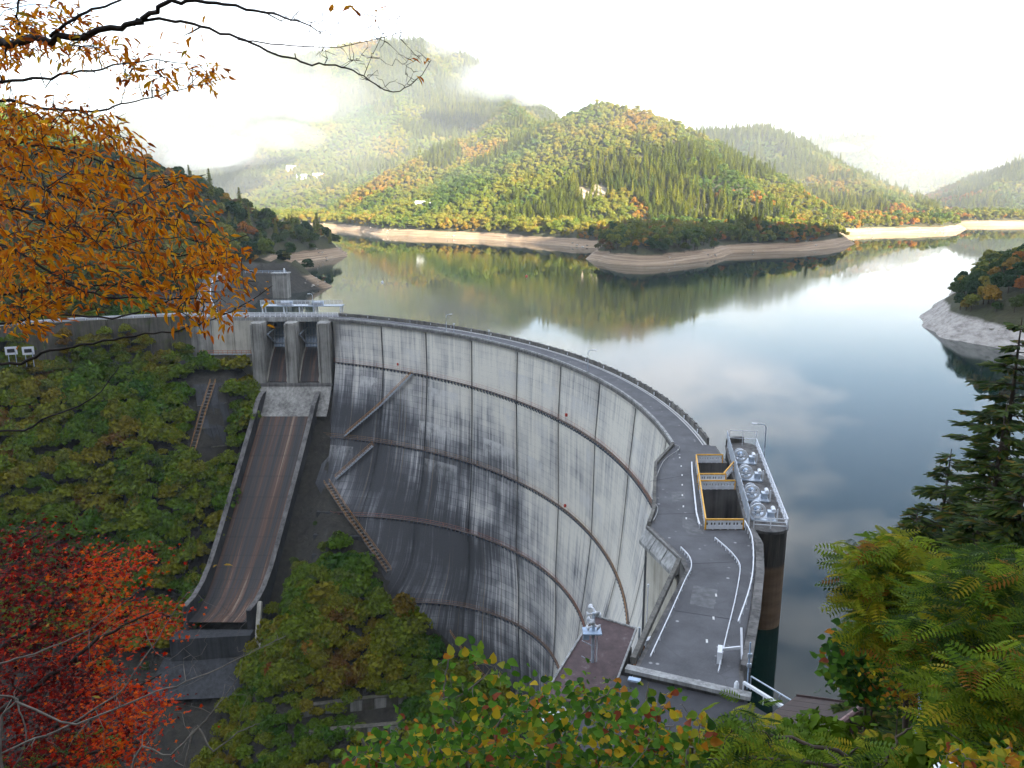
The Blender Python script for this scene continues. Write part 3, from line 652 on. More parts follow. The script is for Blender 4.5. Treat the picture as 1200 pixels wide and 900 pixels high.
# ================================================================== the arch dam
KD = [0, .6, 12, 31, 47, 63, 80, 95]; KS = [-2, -2, 3, 33, 65, 89, 101, 108]; KR = [130, 130, 124, 93.5, 59.6, 33.7, 20, 12]; PHM = R(23.6)
def face_r(ph, d):
    """plan distance of the downstream face from the crest's centre, at angle ph and depth d"""
    s = np.interp(d, KD, KS); r = np.interp(d, KD, KR); dl = ph - PHM; hi = R(np.interp(d, [0, 15, 24, 32, 40, 46, 55, 63, 71, 79, 95], [70, 70, 68, 65, 61.5, 55, 50, 43, 38, 34, 30]) - 23.6 + 1.5); lo = R(np.interp(d, [12, 20, 30, 47, 63, 80], [-30, -20, -11, -3, 7, 15]) - 23.6)
    ex0 = max(0.0, dl - hi, lo - dl); dl = max(lo, min(hi, dl)); lim = math.asin(min(1, .86 * r / max(s, 1e-3))) if s > .86 * r else 9.0; ex = max(0.0, abs(dl) - lim); dl = max(-lim, min(lim, dl))
    return s * math.cos(dl) + math.sqrt(max(r * r - (s * math.sin(dl)) ** 2, .01)) + 110 * ex + 90 * ex0
def jang(ph, d):
    """the blocks' joints lean with the shrinking arch"""
    return ph + R(np.interp(d, [0, 12, 30, 46, 55, 63, 70, 80, 95], [0, -.6, -1.5, -3.2, -4.8, -5.8, -6.6, -8, -10]) * max(.4, 1 + (math.degrees(ph) - 38) / 40))
def ring(r, ph, z): return Vector((CX + r * math.cos(ph), CY + r * math.sin(ph), z))
def onface(ph, d, off=0.0): return ring(face_r(ph, d) - off, ph, -d)
def face_px(px, py):
    """the point (angle, depth) of the face seen at a photo point"""
    best = None
    for d in np.arange(.6, 92, .25):
        p = P(px, py, z=-d); ph = math.atan2(p.y - CY, p.x - CX); e = abs(math.hypot(p.x - CX, p.y - CY) - face_r(ph, d))
        if best is None or e < best[0]: best = (e, ph, d)
    return best[1], best[2]
dam = empty('arch_dam', (CX, CY, -88)); DAM_INV = Vector((-CX, -CY, 88))
def child(o, root):
    o.parent = root; o.matrix_parent_inverse = Matrix.Translation(-Vector(root.location)); return o
tag(dam, 'tall curved concrete arch dam with streaked grey face and crest road', 'dam')
JO = [65.6, 57.7, 50.3, 42.4, 34.2, 26.0, 18.2, 10.2, 2.2, -6.0, -14.5, -23.0]
dl_ = np.r_[.6, np.arange(2, 95, 3.0)]
for k in range(len(JO) - 1):
    a0, a1 = R(JO[k]), R(JO[k + 1]); g = .26 / 127; top = 0.6 if JO[k + 1] > -3 else 1.2
    ang = [a0, a0 - g, *np.linspace(a0 - g, a1 + g, 7)[1:-1], a1 + g, a1]; off = [1.3] + [0] * (len(ang) - 2) + [1.3]
    V = []; UV = []
    for d in dl_:
        d = max(d, top)
        for p_, o_ in zip(ang, off): q_ = jang(p_, d); V.append(ring(face_r(q_, d) + o_, q_, -d)); UV.append((p_ * 127, d))
    n, m = len(ang), len(dl_); F = [(j * n + i, j * n + i + 1, (j + 1) * n + i + 1, (j + 1) * n + i) for j in range(m - 1) for i in range(n - 1)]
    b0 = len(V)
    for d in (top, 95):
        for p_ in ang: V.append(ring(RU - .2 if p_ > R(-1) else 128.3, p_, -d)); UV.append((p_ * 127, d))
    F += [(b0 + i, b0 + n + i, b0 + n + i + 1, b0 + i + 1) for i in range(n - 1)] + [(i, b0 + i, b0 + i + 1, i + 1) for i in range(n - 1)]
    me = mesh_np('concrete_block', np.array([tuple(v) for v in V]), np.array(F), M['face'], uv=np.array(UV)); child(link('concrete_block', me), dam)
for ja in JO[1:-2]:
    dd = [d for d in np.arange(1.0, 94, 2.0)]; g2 = .15 / 127
    child(MB().strip([onface(jang(R(ja), d) + g2, d, .07) for d in dd], [onface(jang(R(ja), d) - g2, d, .07) for d in dd]).build('joint_strip', M['conc_black']), dam)
def arcs(r, a0, a1, z, step=1.0):
    n = max(2, int(abs(a1 - a0) / step) + 1); return [ring(r, R(a), z) for a in np.linspace(a0, a1, n)]
child(MB().slab(arcs(127.3, 65.6, -1.2, 0), arcs(132.75, 65.6, -1.2, 0), .6).build('crest_slab', M['conc_dark']), dam)
npn = 60; st = (65.6 + .8) / npn
def seg_part(name, r0, r1, z0, z1, a0, a1, mat, n=3):
    A = [ring(r0, R(a), z1) for a in np.linspace(a0, a1, n)]; B = [ring(r1, R(a), z1) for a in np.linspace(a0, a1, n)]
    return child(MB().slab(A, B, z1 - z0).build(name, mat), dam)
for i in range(npn):
    a0 = 65.6 - i * st; a1 = a0 - st
    seg_part('parapet_panel', 132.35, 132.7, .0, .92 + .02 * (i % 3), a0 - .03, a1 + .03, M['parapet'])
    seg_part('parapet_post', 132.27, 132.76, .0, 1.06, a0 + .07, a0 - .07, M['conc_dark'], 2)
    seg_part('kerb_block', 127.32, 127.72, -.02, .34 + .015 * (i % 2), a0 - .04, a1 + .04, M['kerb_pale'])
    if i % 3 == 1:
        p = ring(132.2, R(a0), .55); child(MB().box(p, (.14, .14, .5), R(a0)).build('reflector', M['white']), dam)
cr = MB().strip(arcs(127.72, 65.6, -1.2, .012), arcs(132.3, 65.6, -1.2, .012)).build('crest_road', M['asphalt']); tag(cr, 'narrow asphalt road along the dam crest', kind='structure')
wl = MB().strip(arcs(131.72, 64, -.9, .018), arcs(131.9, 64, -.9, .018)).build('edge_line', M['line']); wl.parent = cr
wl = MB().slab(arcs(132.05, 50, -.9, .12), arcs(132.3, 50, -.9, .12), .1).build('kerb', M['line']); wl.parent = cr

# catwalks round the face
def catwalk(a0, a1, d, rail, seed):
    n = int(abs(a1 - a0) * 127 / 57.3 / 1.25); an = np.linspace(R(a0), R(a1), n)
    f = [onface(a, d) for a in an]; o = [onface(a, d, .6) for a in an]
    c = MB().slab(f, o, .08).build('catwalk', M['walk']); child(c, dam)
    b = MB()
    for i in range(0, n):
        b.beam(f[i] + Vector((0, 0, -.3)), o[i] + Vector((0, 0, -.25)), .22, .26); b.beam(f[i] + Vector((0, 0, -1.0)), o[i] + Vector((0, 0, -.25)), .2, .2)
    k = b.build('brackets', M['bracket']); k.parent = c; k.matrix_parent_inverse = c.matrix_parent_inverse.copy(); k.parent = c; k['kind'] = 'stuff'
    rl = MB(); o2 = [onface(a, d, .58) for a in an]
    for h in (.55, 1.05):
        for i in range(n - 1): rl.beam(o2[i] + Vector((0, 0, h)), o2[i + 1] + Vector((0, 0, h)), .035, .035)
    for i in range(0, n, 3): rl.beam(o2[i], o2[i] + Vector((0, 0, 1.05)), .035, .035)
    k2 = rl.build('handrail', rail); k2.parent = c
    for q in (k, k2): q.matrix_parent_inverse = Matrix.Identity(4)
    return c
cw = [catwalk(64.5, -9.5, 12, M['railred'], 1), catwalk(65, -13, 31, M['orange_rail'], 2), catwalk(59, -8, 47, M['railred'], 3), catwalk(51, 8, 63, M['rust'], 4)]
def stair_flight(name, pts, w, railmat, root, tread=M['galv'], step=.8, rail_h=1.0):
    """a flight of steps along pts with two side rails"""
    pts = [Vector(p) for p in pts]; b = MB(); r = MB()
    for p, q in zip(pts[:-1], pts[1:]):
        d = (q - p); n = max(2, int(d.length / step)); hd = Vector((d.x, d.y, 0)); hd = hd.normalized() if hd.length > .05 else Vector((1, 0, 0)); sdv = Vector((-hd.y, hd.x, 0))
        for i in range(n): c = p + d * ((i + .5) / n); b.box(c, (step * .8, w, .08), math.atan2(hd.y, hd.x))
        for sg in (-1, 1):
            b.beam(p + sdv * sg * w / 2, q + sdv * sg * w / 2, .08, .25)
            for h in (.5, rail_h): r.beam(p + sdv * sg * w / 2 + Vector((0, 0, h)), q + sdv * sg * w / 2 + Vector((0, 0, h)), .06, .06)
            for i in range(0, n + 1, 2): c = p + d * (i / n) + sdv * sg * w / 2; r.beam(c, c + Vector((0, 0, rail_h)), .05, .05)
    a = b.build(name, tread); h = r.build('handrail', railmat); h.parent = a
    return a
def fpath(pxs, off=.8):
    return [onface(*face_px(*q), off) for q in pxs]
child(stair_flight('stair_flight', fpath([(486, 438), (447, 476), (406, 510)]), 1.0, M['orange_rail'], dam), dam)
child(stair_flight('stair_flight', fpath([(440, 521), (396, 560)]), 1.0, M['orange_rail'], dam), dam)
la = R(-10.2); lad = []
for d in np.linspace(12, 42, 8): lad.append(onface(R(-8.5 - (d - 12) * .07), d, .7))
child(stair_flight('stair_flight', lad, 0.9, M['rust'], dam, M['black']), dam)
for q in ((468, 429), (668, 489), (667, 595)):
    p = onface(*face_px(*q), .9); child(MB().box(p + Vector((0, 0, .6)), (.45, .45, .6), .3).build('alarm_box', M['red']), dam)

# ------------------------------------------------------------------ right end: thrust block and its yard
A_, B_, C0, D0, D1 = (22.7, 109.9), (18.7, 101.4), (15.7, 85.4), (14.4, 81.5), (16.5, 73.4)
yard = [A_, B_, C0, D0, D1, (16.5, 71), (9.1, 54.4), (16.6, 51.2), (17.4, 54.4), (20.6, 62.5), (23.2, 70), (24.9, 76), (25.3, 80.4), (20.5, 80.4), (24.4, 102.4), (28.6, 102.4), (28.9, 109.9)]
tb = MB().prism(yard, -3.4, -.05).build('yard_slab', M['conc_dark']); child(tb, dam)
tb = MB().prism([(24.6, 103), (27.2, 109), (28.3, 103)], -30, -3.45).build('abutment_core', M['conc_dark']); child(tb, dam)
blk = [(15.0, 85), D0, D1, (16.5, 71), (9.4, 55), (16.4, 52), (17.4, 54.6), (20.5, 62.6), (23.1, 70), (24.8, 76), (25.2, 80.3), (20.7, 80.3), (23, 90)]
tb = MB().prism([(x * .995 + .12, y) for x, y in blk], -46, -3.38).build('thrust_block', M['conc_black']); child(tb, dam)
asp = MB().add([(x, y, -.035) for x, y in [(22.9, 109.7), (18.95, 101.3), (16.0, 85.3), (15.0, 81.3), (17.0, 73.3), (16.9, 71), (9.5, 54.5), (16.4, 51.5), (17.1, 54.6), (20.2, 62.6), (22.8, 70), (24.5, 76), (24.9, 80.2), (20.3, 80.2), (24.2, 102.2), (28.3, 103.1), (28.6, 109.7)]], [tuple(range(17))])
for v in range(len(asp.v)): asp.v[v] = (asp.v[v][0], asp.v[v][1], .006)
ya = asp.build('abutment_road', M['asphalt']); tag(ya, 'worn grey asphalt of the widened road at the right abutment', kind='structure')
for q_, nm in (([(17.2, 95.2), (22.6, 97.6), (22.55, 97.75), (17.15, 95.35)], 'road_joint'), ([(15.9, 84.6), (20.9, 84.9), (20.9, 85.05), (15.9, 84.75)], 'road_joint'), ([(17.1, 72.2), (21.5, 72.6), (21.5, 72.75), (17.1, 72.35)], 'road_joint'), ([(13.9, 63.2), (18.6, 61.7), (18.65, 61.85), (13.95, 63.35)], 'road_joint'),
               ([(18.6, 79.0), (20.2, 79.4), (20.0, 83.2), (18.9, 84.0), (18.3, 81.2)], 'road_patch'), ([(15.5, 64.4), (17.4, 63.6), (18.6, 67.0), (16.6, 67.9)], 'road_patch'), ([(18.6, 88.5), (20.2, 88.8), (20.8, 92.0), (19.1, 91.6)], 'road_patch')):
    o = MB().add([(x_, y_, .011) for x_, y_ in q_], [tuple(range(len(q_)))]).build(nm, M['asphalt_dark'] if nm == 'road_joint' else M['patch']); o.parent = ya
sd_ = [(23.2, 108), (22.7, 104.5), (22.2, 101), (21.6, 97.5), (20.9, 94), (20.2, 90.5), (19.6, 87), (19.2, 83.5), (18.2, 66), (17.0, 62), (15.6, 58.4)]
for x_, y_ in sd_:
    o = MB().box((x_, y_, .02), (.16, .5, .03), -.2).build('road_stud', M['line']); o.parent = ya
# pale infill panel and sloping coping under the kerb
n_ = Vector((-.957, -.29, 0)); tdir = (Vector((*D1, 0)) - Vector((*D0, 0))).normalized()
b = MB(); q0 = Vector((*D0, 0)) + n_ * .12 + tdir * .9; q1 = Vector((*D1, 0)) + n_ * .12 - tdir * .3
b.add([q0 + Vector((0, 0, -2.4)), q1 + Vector((0, 0, -2.4)), q1 + Vector((0, 0, -32)), q0 + Vector((0, 0, -32)), q0 + Vector((0, 0, -2.4)) - n_ * .3, q1 + Vector((0, 0, -2.4)) - n_ * .3, q1 + Vector((0, 0, -32)) - n_ * .3, q0 + Vector((0, 0, -32)) - n_ * .3],
      [(0, 1, 2, 3), (7, 6, 5, 4), (0, 4, 5, 1), (1, 5, 6, 2), (2, 6, 7, 3), (3, 7, 4, 0)])
child(b.build('wall_panel', M['conc_pale']), dam)
for i in range(3):
    p = Vector((*D0, 0)) + tdir * (.1 + i * 2.75); q = p + tdir * 2.6
    b = MB(); o1, o2 = n_ * .08, n_ * .75
    b.add([p - n_ * .2, q - n_ * .2, q + o2 + Vector((0, 0, -1.5)), p + o2 + Vector((0, 0, -1.5)), p - n_ * .2 + Vector((0, 0, -1.7)), q - n_ * .2 + Vector((0, 0, -1.7)), q + o2 + Vector((0, 0, -1.9)), p + o2 + Vector((0, 0, -1.9))],
          [(0, 1, 2, 3), (7, 6, 5, 4), (0, 4, 5, 1), (1, 5, 6, 2), (2, 6, 7, 3), (3, 7, 4, 0)])
    child(b.build('coping_slab', M['kerb_pale']), dam)
def kerb_line(name, pts, w, h, mat, root, z=0.0, step=2.4):
    pts = [Vector((*p[:2], z)) for p in pts]
    for p, q in zip(pts[:-1], pts[1:]):
        d = q - p; n = max(1, round(d.length / step))
        for i in range(n):
            a = p + d * ((i + .01) / n); c = p + d * ((i + .99) / n)
            child(MB().beam(a + Vector((0, 0, h / 2)), c + Vector((0, 0, h / 2)), w, h).build(name, mat), root)
kerb_line('edge_kerb', [(22.75, 109.6), (18.9, 101.4), (15.95, 85.4), (14.75, 81.6)], .35, .45, M['parapet'], dam)
kerb_line('edge_kerb', [(16.2, 72.5), (9.2, 55.2)], .4, .55, M['parapet'], dam)
kerb_line('retaining_coping', [(17.5, 54.2), (20.7, 62.5), (23.3, 70), (25.0, 76), (25.2, 79.8)], .75, .5, M['conc_dark'], dam)
# painted rails
def guard_rail(pts, label, h=.75, w=.10, tall=.28, mat=M['white'], posts=2.0, root=None, name='guard_rail', cat='guard rail', group=None):
    pts = [Vector(p) for p in pts]; r = empty(name, pts[0]) if root is None else root
    if root is None: tag(r, label, cat, group)
    b = MB()
    for p, q in zip(pts[:-1], pts[1:]): b.beam(p + Vector((0, 0, h)), q + Vector((0, 0, h)), w, tall)
    child(b.build('rail', mat), r)
    for p, q in zip(pts[:-1], pts[1:]):
        n = max(1, round((q - p).length / posts))
        for i in range(n):
            c = p + (q - p) * (i / n); child(MB().beam(c, c + Vector((0, 0, h)), .07, .07).build('post', mat), r)
    return r
def smooth(pts, k=4):
    pts = [Vector(p) for p in pts]; o = []
    for i in range(len(pts) - 1):
        p0, p1, p2, p3 = pts[max(i - 1, 0)], pts[i], pts[i + 1], pts[min(i + 2, len(pts) - 1)]
        for j in range(k):
            t = j / k; o.append(.5 * ((2 * p1) + (-p0 + p2) * t + (2 * p0 - 5 * p1 + 4 * p2 - p3) * t * t + (-p0 + 3 * p1 - 3 * p2 + p3) * t ** 3))
    return o + [pts[-1]]
z0 = lambda pts, z=0.0: [(x, y, z) for x, y in pts]
guard_rail(smooth(z0([(16.9, 75.2), (17.3, 73), (17.0, 70.8), (15.8, 68), (13.4, 62.2), (10.6, 55.6)])), 'white guard rail on the left edge of the abutment road', .42, .07, .13)
guard_rail(smooth(z0([(20.9, 77.6), (21.6, 74.5), (21.8, 72), (21.4, 70), (19.5, 64.6), (17.3, 58.9), (15.3, 53.6)])), 'curved white guard rail along the right side of the abutment road', .38, .07, .13)
guard_rail(smooth(z0([(24.6, 80), (24.2, 76), (22.6, 70), (20.8, 65), (18.3, 59.4)], .45)), 'long white pipe rail on the coping above the lake', .75, .10, .10)
guard_rail(smooth(z0([(22.9, 109.2), (23.2, 107.2), (19.9, 101.6), (16.5, 90), (16.4, 85.5), (15.3, 82)])), 'thin pale rail on the kerb of the stepped road edge', .38, .08, .08, M['kerb_pale'])
# joint beam and lower roadway
jb = MB().beam((8.6, 54.55, .06), (17.0, 51.0, .06), .7, .3).build('expansion_joint_beam', M['kerb_pale']); jb['label'] = 'pale concrete beam across the end of the abutment road'; jb.name = 'concrete_beam'; jb['category'] = 'beam'
rd = MB().add([(8.2, 54.2, -.3), (16.9, 50.7, -.3), (21, 45, -.3), (18, 34, -.3), (4, 34, -.3), (3, 48, -.3)], [tuple(range(6))]).build('lower_road', M['asphalt_dark']); tag(rd, 'darker asphalt road below the concrete beam', kind='structure')

# ------------------------------------------------------------------ intake tower with hoists
tw = empty('intake_tower', (28.5, 95, -40)); tag(tw, 'round ended concrete intake tower standing in the lake beside the road', 'tower')
ca, cb = Vector((27.6, 82.0, 0)), Vector((32.4, 109.2, 0)); ux = (cb - ca).normalized(); uy = Vector((-ux.y, ux.x, 0)); rad = 2.15
def capsule(r, n=14, fa=0):
    o = []
    for i in range(n + 1): t = math.pi * i / n; o.append(cb + ux * (math.sin(t) * r) + uy * (math.cos(t) * r))
    for i in range(n + 1): t = math.pi * i / n; o.append(ca - ux * (math.sin(t) * r) - uy * (math.cos(t) * r))
    return o
def mk_tower():
    m, t, b, o = mat_new('intake_tower_concrete'); p = wpos(t); sx = t.nodes.new('ShaderNodeSeparateXYZ'); t.links.new(p, sx.inputs[0])
    st = noise(t, scaled(t, p, (2.2, 2.2, .12)), 1, 6, .65); z = mathn(t, 'ADD', sx.outputs['Z'], mathn(t, 'MULTIPLY', mathn(t, 'SUBTRACT', st, .5), .9))
    up = ramp(t, st, (.35, (.022, .020, .018)), (.55, (.07, .062, .052)), (.7, (.16, .14, .115)))
    band = noise(t, scaled(t, p, (.2, .2, 1.1)), 1, 3); lo = ramp(t, band, (.3, (.13, .080, .045)), (.7, (.24, .155, .09)))
    c = mixc(t, ramp(t, mathn(t, 'MULTIPLY', mathn(t, 'ADD', z, 20.0), .05), (.775, 0.0), (.80, 1.0)), lo, up)
    t.links.new(c, b.inputs['Base Color']); b.inputs['Roughness'].default_value = .85; bump(t, b, st, .3, .1); return m
M['tower'] = mk_tower()
child(MB().prism(capsule(rad), -42, -.3).build('shaft', M['tower']), tw)
child(MB().prism(capsule(rad + .12), -.3, .02).build('deck', M['conc_dark']), tw)
for a, b_ in ((0, 9),):
    pts = capsule(rad - .05)[:9]
    for p, q in zip(pts[:-1], pts[1:]): child(MB().beam(p + Vector((0, 0, .45)), q + Vector((0, 0, .45)), .25, .9).build('parapet_panel', M['parapet']), tw)
for z in (-3.2, -3.9, -4.6, -5.3, -6.0, -6.7, -7.4, -8.1):   # rungs of the gauge ladder
    p = ca - ux * (rad * .93) - uy * (rad * -.2); child(MB().box(p + Vector((0, -.12, z)), (.22, .1, .18)).build('rung', M['kerb_pale']), tw)
# bay between road and tower: floor, walls, walkways
by = empty('gate_bay', (24, 91, -8)); tag(by, 'sunken concrete gate bay between road and tower', 'pit')
child(MB().add([(20.4, 80.3, -7), (25.4, 80.3, -7), (29.6, 103, -7), (24.3, 102.5, -7)], [(0, 1, 2, 3)]).build('bay_floor', M['conc_black']), by)
for k, (y0, y1) in enumerate(((92.6, 94.6),)):
    xl = lambda y: 20.5 + (y - 80.4) * (24.4 - 20.5) / 22; xr = lambda y: xl(y) + 5.0
    child(MB().add([(xl(y0), y0, -.05), (xr(y0), y0, -.05), (xr(y1), y1, -.05), (xl(y1), y1, -.05), (xl(y0), y0, -6.5), (xr(y0), y0, -6.5), (xr(y1), y1, -6.5), (xl(y1), y1, -6.5)],
          [(0, 1, 2, 3), (7, 6, 5, 4), (0, 4, 5, 1), (1, 5, 6, 2), (2, 6, 7, 3), (3, 7, 4, 0)]).build('cross_wall', M['conc_dark']), by)
def barrier(p, q, label, panels=True):
    """yellow topped barrier with pierced white boards"""
    p, q = Vector(p), Vector(q); r = empty('barrier', p); tag(r, label, 'barrier', 'yellow barriers round the gate bay'); d = q - p; n = max(2, round(d.length / .75))
    child(MB().beam(p + Vector((0, 0, 1.15)), q + Vector((0, 0, 1.15)), .16, .16).build('top_rail', M['yellow']), r)
    for i in range(n + 1): c = p + d * (i / n); child(MB().beam(c, c + Vector((0, 0, 1.1)), .12, .12).build('post', M['yellow'] if i in (0, n) else M['white']), r)
    if panels:
        child(MB().beam(p + Vector((0, 0, .90)), q + Vector((0, 0, .90)), .06, .20).build('board', M['white']), r); child(MB().beam(p + Vector((0, 0, .28)), q + Vector((0, 0, .28)), .06, .45).build('board', M['white']), r)
        for i in range(n): c = p + d * ((i + .5) / n); child(MB().beam(c + Vector((0, 0, .5)), c + Vector((0, 0, .8)), .3, .05, (d.y, -d.x, 0)).build('brace', M['white']), r)
    else:
        for h in (.4, .8): child(MB().beam(p + Vector((0, 0, h)), q + Vector((0, 0, h)), .07, .07).build('rail', M['white']), r)
barrier((20.6, 80.5, 0), (24.6, 80.5, 0), 'yellow topped white barrier at the near end of the gate bay')
barrier((24.4, 102.3, 0), (27.9, 102.3, 0), 'yellow topped white barrier at the far end of the gate bay')
barrier((22.6, 92.4, 0), (26.9, 92.4, 0), 'yellow topped white barrier on the near side of the cross walkway')
barrier((22.95, 94.8, 0), (26.4, 94.8, 0), 'yellow topped white barrier on the far side of the cross walkway')
barrier((20.6, 80.6, 0), (24.35, 102.1, 0), 'long yellow topped rail between road and gate bay', False)
barrier((26.2, 95.0, 0), (28.6, 99.4, 0), 'slanting yellow stair rail beside the hoist fence', False)
guard_rail([(20.0, 80.7, 0), (20.4, 84, 0), (22.9, 97.8, 0), (23.6, 101.2, 0)], 'low white pipe rail in front of the gate bay', .5, .14, .14)
# hoist fence and railings
fc = empty('mesh_fence', (26, 83, 0)); tag(fc, 'tall pale mesh fence along the road side of the hoists', 'fence'); f0, f1 = ca + uy * rad * .92 - ux * 1.2, cb + uy * rad * .92 + ux * 1.6; nfp = 12
for i in range(nfp):
    p = f0.lerp(f1, (i + .03) / nfp); q = f0.lerp(f1, (i + .97) / nfp)
    child(MB().beam(p + Vector((0, 0, 1.0)), q + Vector((0, 0, 1.0)), .05, 1.75).build('panel', M['galv']), fc); child(MB().beam(p, p + Vector((0, 0, 2.0)), .1, .1).build('post', M['white']), fc)
def railing(pts, label, h=1.2, rails=(.4, .8, 1.2), mat=M['white'], every=1.6, r=.05, cat='railing', group=None):
    pts = [Vector(p) for p in pts]; o = empty('railing', pts[0]); tag(o, label, cat, group)
    for k in rails:
        b = MB()
        for p, q in zip(pts[:-1], pts[1:]): b.beam(p + Vector((0, 0, k)), q + Vector((0, 0, k)), r, r)
        child(b.build('rail', mat), o)
    b = MB()
    for p, q in zip(pts[:-1], pts[1:]):
        n = max(1, round((q - p).length / every))
        for i in range(n + 1): c = p + (q - p) * (i / n); b.beam(c, c + Vector((0, 0, h)), r * 1.2, r * 1.2)
    k = child(b.build('posts', mat), o); k['kind'] = 'stuff'
    return o
railing([ca - uy * rad * .92 - ux * 1.2, cb - uy * rad * .92 + ux * .5], 'white railing on the lake side of the hoist deck', 1.2, (.35, .65, .95, 1.2), r=.08)
railing([ca - uy * rad * .9 - ux * 1.3, ca + uy * rad * .7 - ux * 1.3], 'white railing across the near end of the hoist deck', 1.2, (.4, .8, 1.2), r=.07)
railing([cb - uy * rad * .9 + ux * .6, cb + uy * rad * .8 + ux * .6], 'white railing across the far end of the hoist deck', 2.2, (1.1, 2.2), r=.07)
def hoist(t, k, label):
    c = ca.lerp(cb, t) + uy * .15; r = empty('hoist', (c.x, c.y, .02)); r.rotation_euler = (0, 0, math.atan2(ux.y, ux.x)); r.scale = (1.0,) * 3; tag(r, label, 'hoist', 'gate hoists on the intake deck')
    def wheel(x, y, R0, w, name):
        b = MB(); n = 20; 
        for rr, ww in ((R0, w), ):
            ring_o = [(x - ww / 2, y + rr * math.cos(6.283 * i / n), R0 + .25 + rr * math.sin(6.283 * i / n)) for i in range(n)]; ring_o2 = [(x + ww / 2, p[1], p[2]) for p in ring_o]
            ri = [(x - ww / 2, y + rr * .72 * math.cos(6.283 * i / n), R0 + .25 + rr * .72 * math.sin(6.283 * i / n)) for i in range(n)]; ri2 = [(x + ww / 2, p[1], p[2]) for p in ri]
            f = []
            for i in range(n): j = (i + 1) % n; f += [(i, j, n + j, n + i), (2 * n + i, 3 * n + i, 3 * n + j, 2 * n + j), (i, 2 * n + i, 2 * n + j, j), (n + i, n + j, 3 * n + j, 3 * n + i)]
            b.add(ring_o + ring_o2 + ri + ri2, f)
        for i in range(6): a = 6.283 * i / 6; b.beam((x, y, R0 + .25), (x, y + R0 * .8 * math.cos(a), R0 + .25 + R0 * .8 * math.sin(a)), .1, .1)
        b.tube([(x - .3, y, R0 + .25), (x + .3, y, R0 + .25)], .16, 8); o = b.build(name, M['white']); o.parent = r
    wheel(-.95, .75, .88, .16, 'gear_wheel')
    b = MB().tube([(-.75, .75, 1.05), (.75, .75, 1.05)], .34, 14); o = b.build('drum', M['bluegrey']); o.parent = r
    wheel(.95, .75, .66, .14, 'gear_wheel')
    o = MB().box((0, -.75, .5), (.9, .7, .7)).build('gearbox', M['galv'], bevel=.05); o.parent = r
    o = MB().tube([(-.2, -1.05, .9), (.9, -1.05, .9)], .24, 10).build('motor', M['white']); o.parent = r
    o = MB().box((0, .1, .1), (2.4, 2.6, .16)).build('base_frame', M['galv']); o.parent = r
    o = MB().beam((-1.0, -1.3, .1), (-1.0, -1.3, 1.5), .12, .12).build('control_post', M['white']); o.parent = r
hoist(.06, 0, 'pale grey gate hoist nearest the near end of the tower'); hoist(.27, 1, 'pale grey gate hoist second from the near end of the tower')
hoist(.52, 2, 'pale grey gate hoist third from the near end of the tower'); hoist(.76, 3, 'pale grey gate hoist at the far end of the tower')

# ------------------------------------------------------------------ lamps and posts
def street_lamp(p, h, ang, label, arm=1.0):
    p = Vector(p); r = empty('street_lamp', p); tag(r, label, 'lamp', 'lamps on the dam'); a = Vector((math.cos(ang), math.sin(ang), 0))
    child(MB().tube([p, p + Vector((0, 0, h * .5)), p + Vector((0, 0, h - .5)), p + Vector((0, 0, h - .1)) + a * .25, p + Vector((0, 0, h)) + a * arm], [.11, .09, .075, .06, .05], 8).build('pole', M['galv']), r)
    child(MB().box(p + Vector((0, 0, h - .03)) + a * (arm + .3), (.75, .3, .16), ang).build('lamp_head', M['white'], bevel=.04), r)
    child(MB().box(p + Vector((0, 0, .15)), (.32, .32, .3)).build('base', M['conc']), r)
lp = lambda q: ring(128.0, math.atan2(P(*q, z=0).y - CY, P(*q, z=0).x - CX), 0)
street_lamp(lp((550, 385)), 4.6, R(30), 'street lamp at the far left part of the dam crest')
street_lamp(lp((698, 436)), 4.6, R(10), 'street lamp halfway along the crest kerb')
street_lamp(cb - uy * (rad + .1) - ux * 6, 5.2, R(170), 'curved lamp on the lake side of the hoist deck', 1.2)
for q, lb in (((563, 386), 'short white sign post right of the far crest lamp'), ((589, 397), 'white topped post between the two crest lamps')):
    p = lp(q); r = empty('marker_post', p); tag(r, lb, 'post'); child(MB().tube([p, p + Vector((0, 0, 2.3))], .06, 6).build('pole', M['galv']), r); child(MB().box(p + Vector((0, 0, 2.45)), (.5, .25, .4)).build('head', M['white']), r)

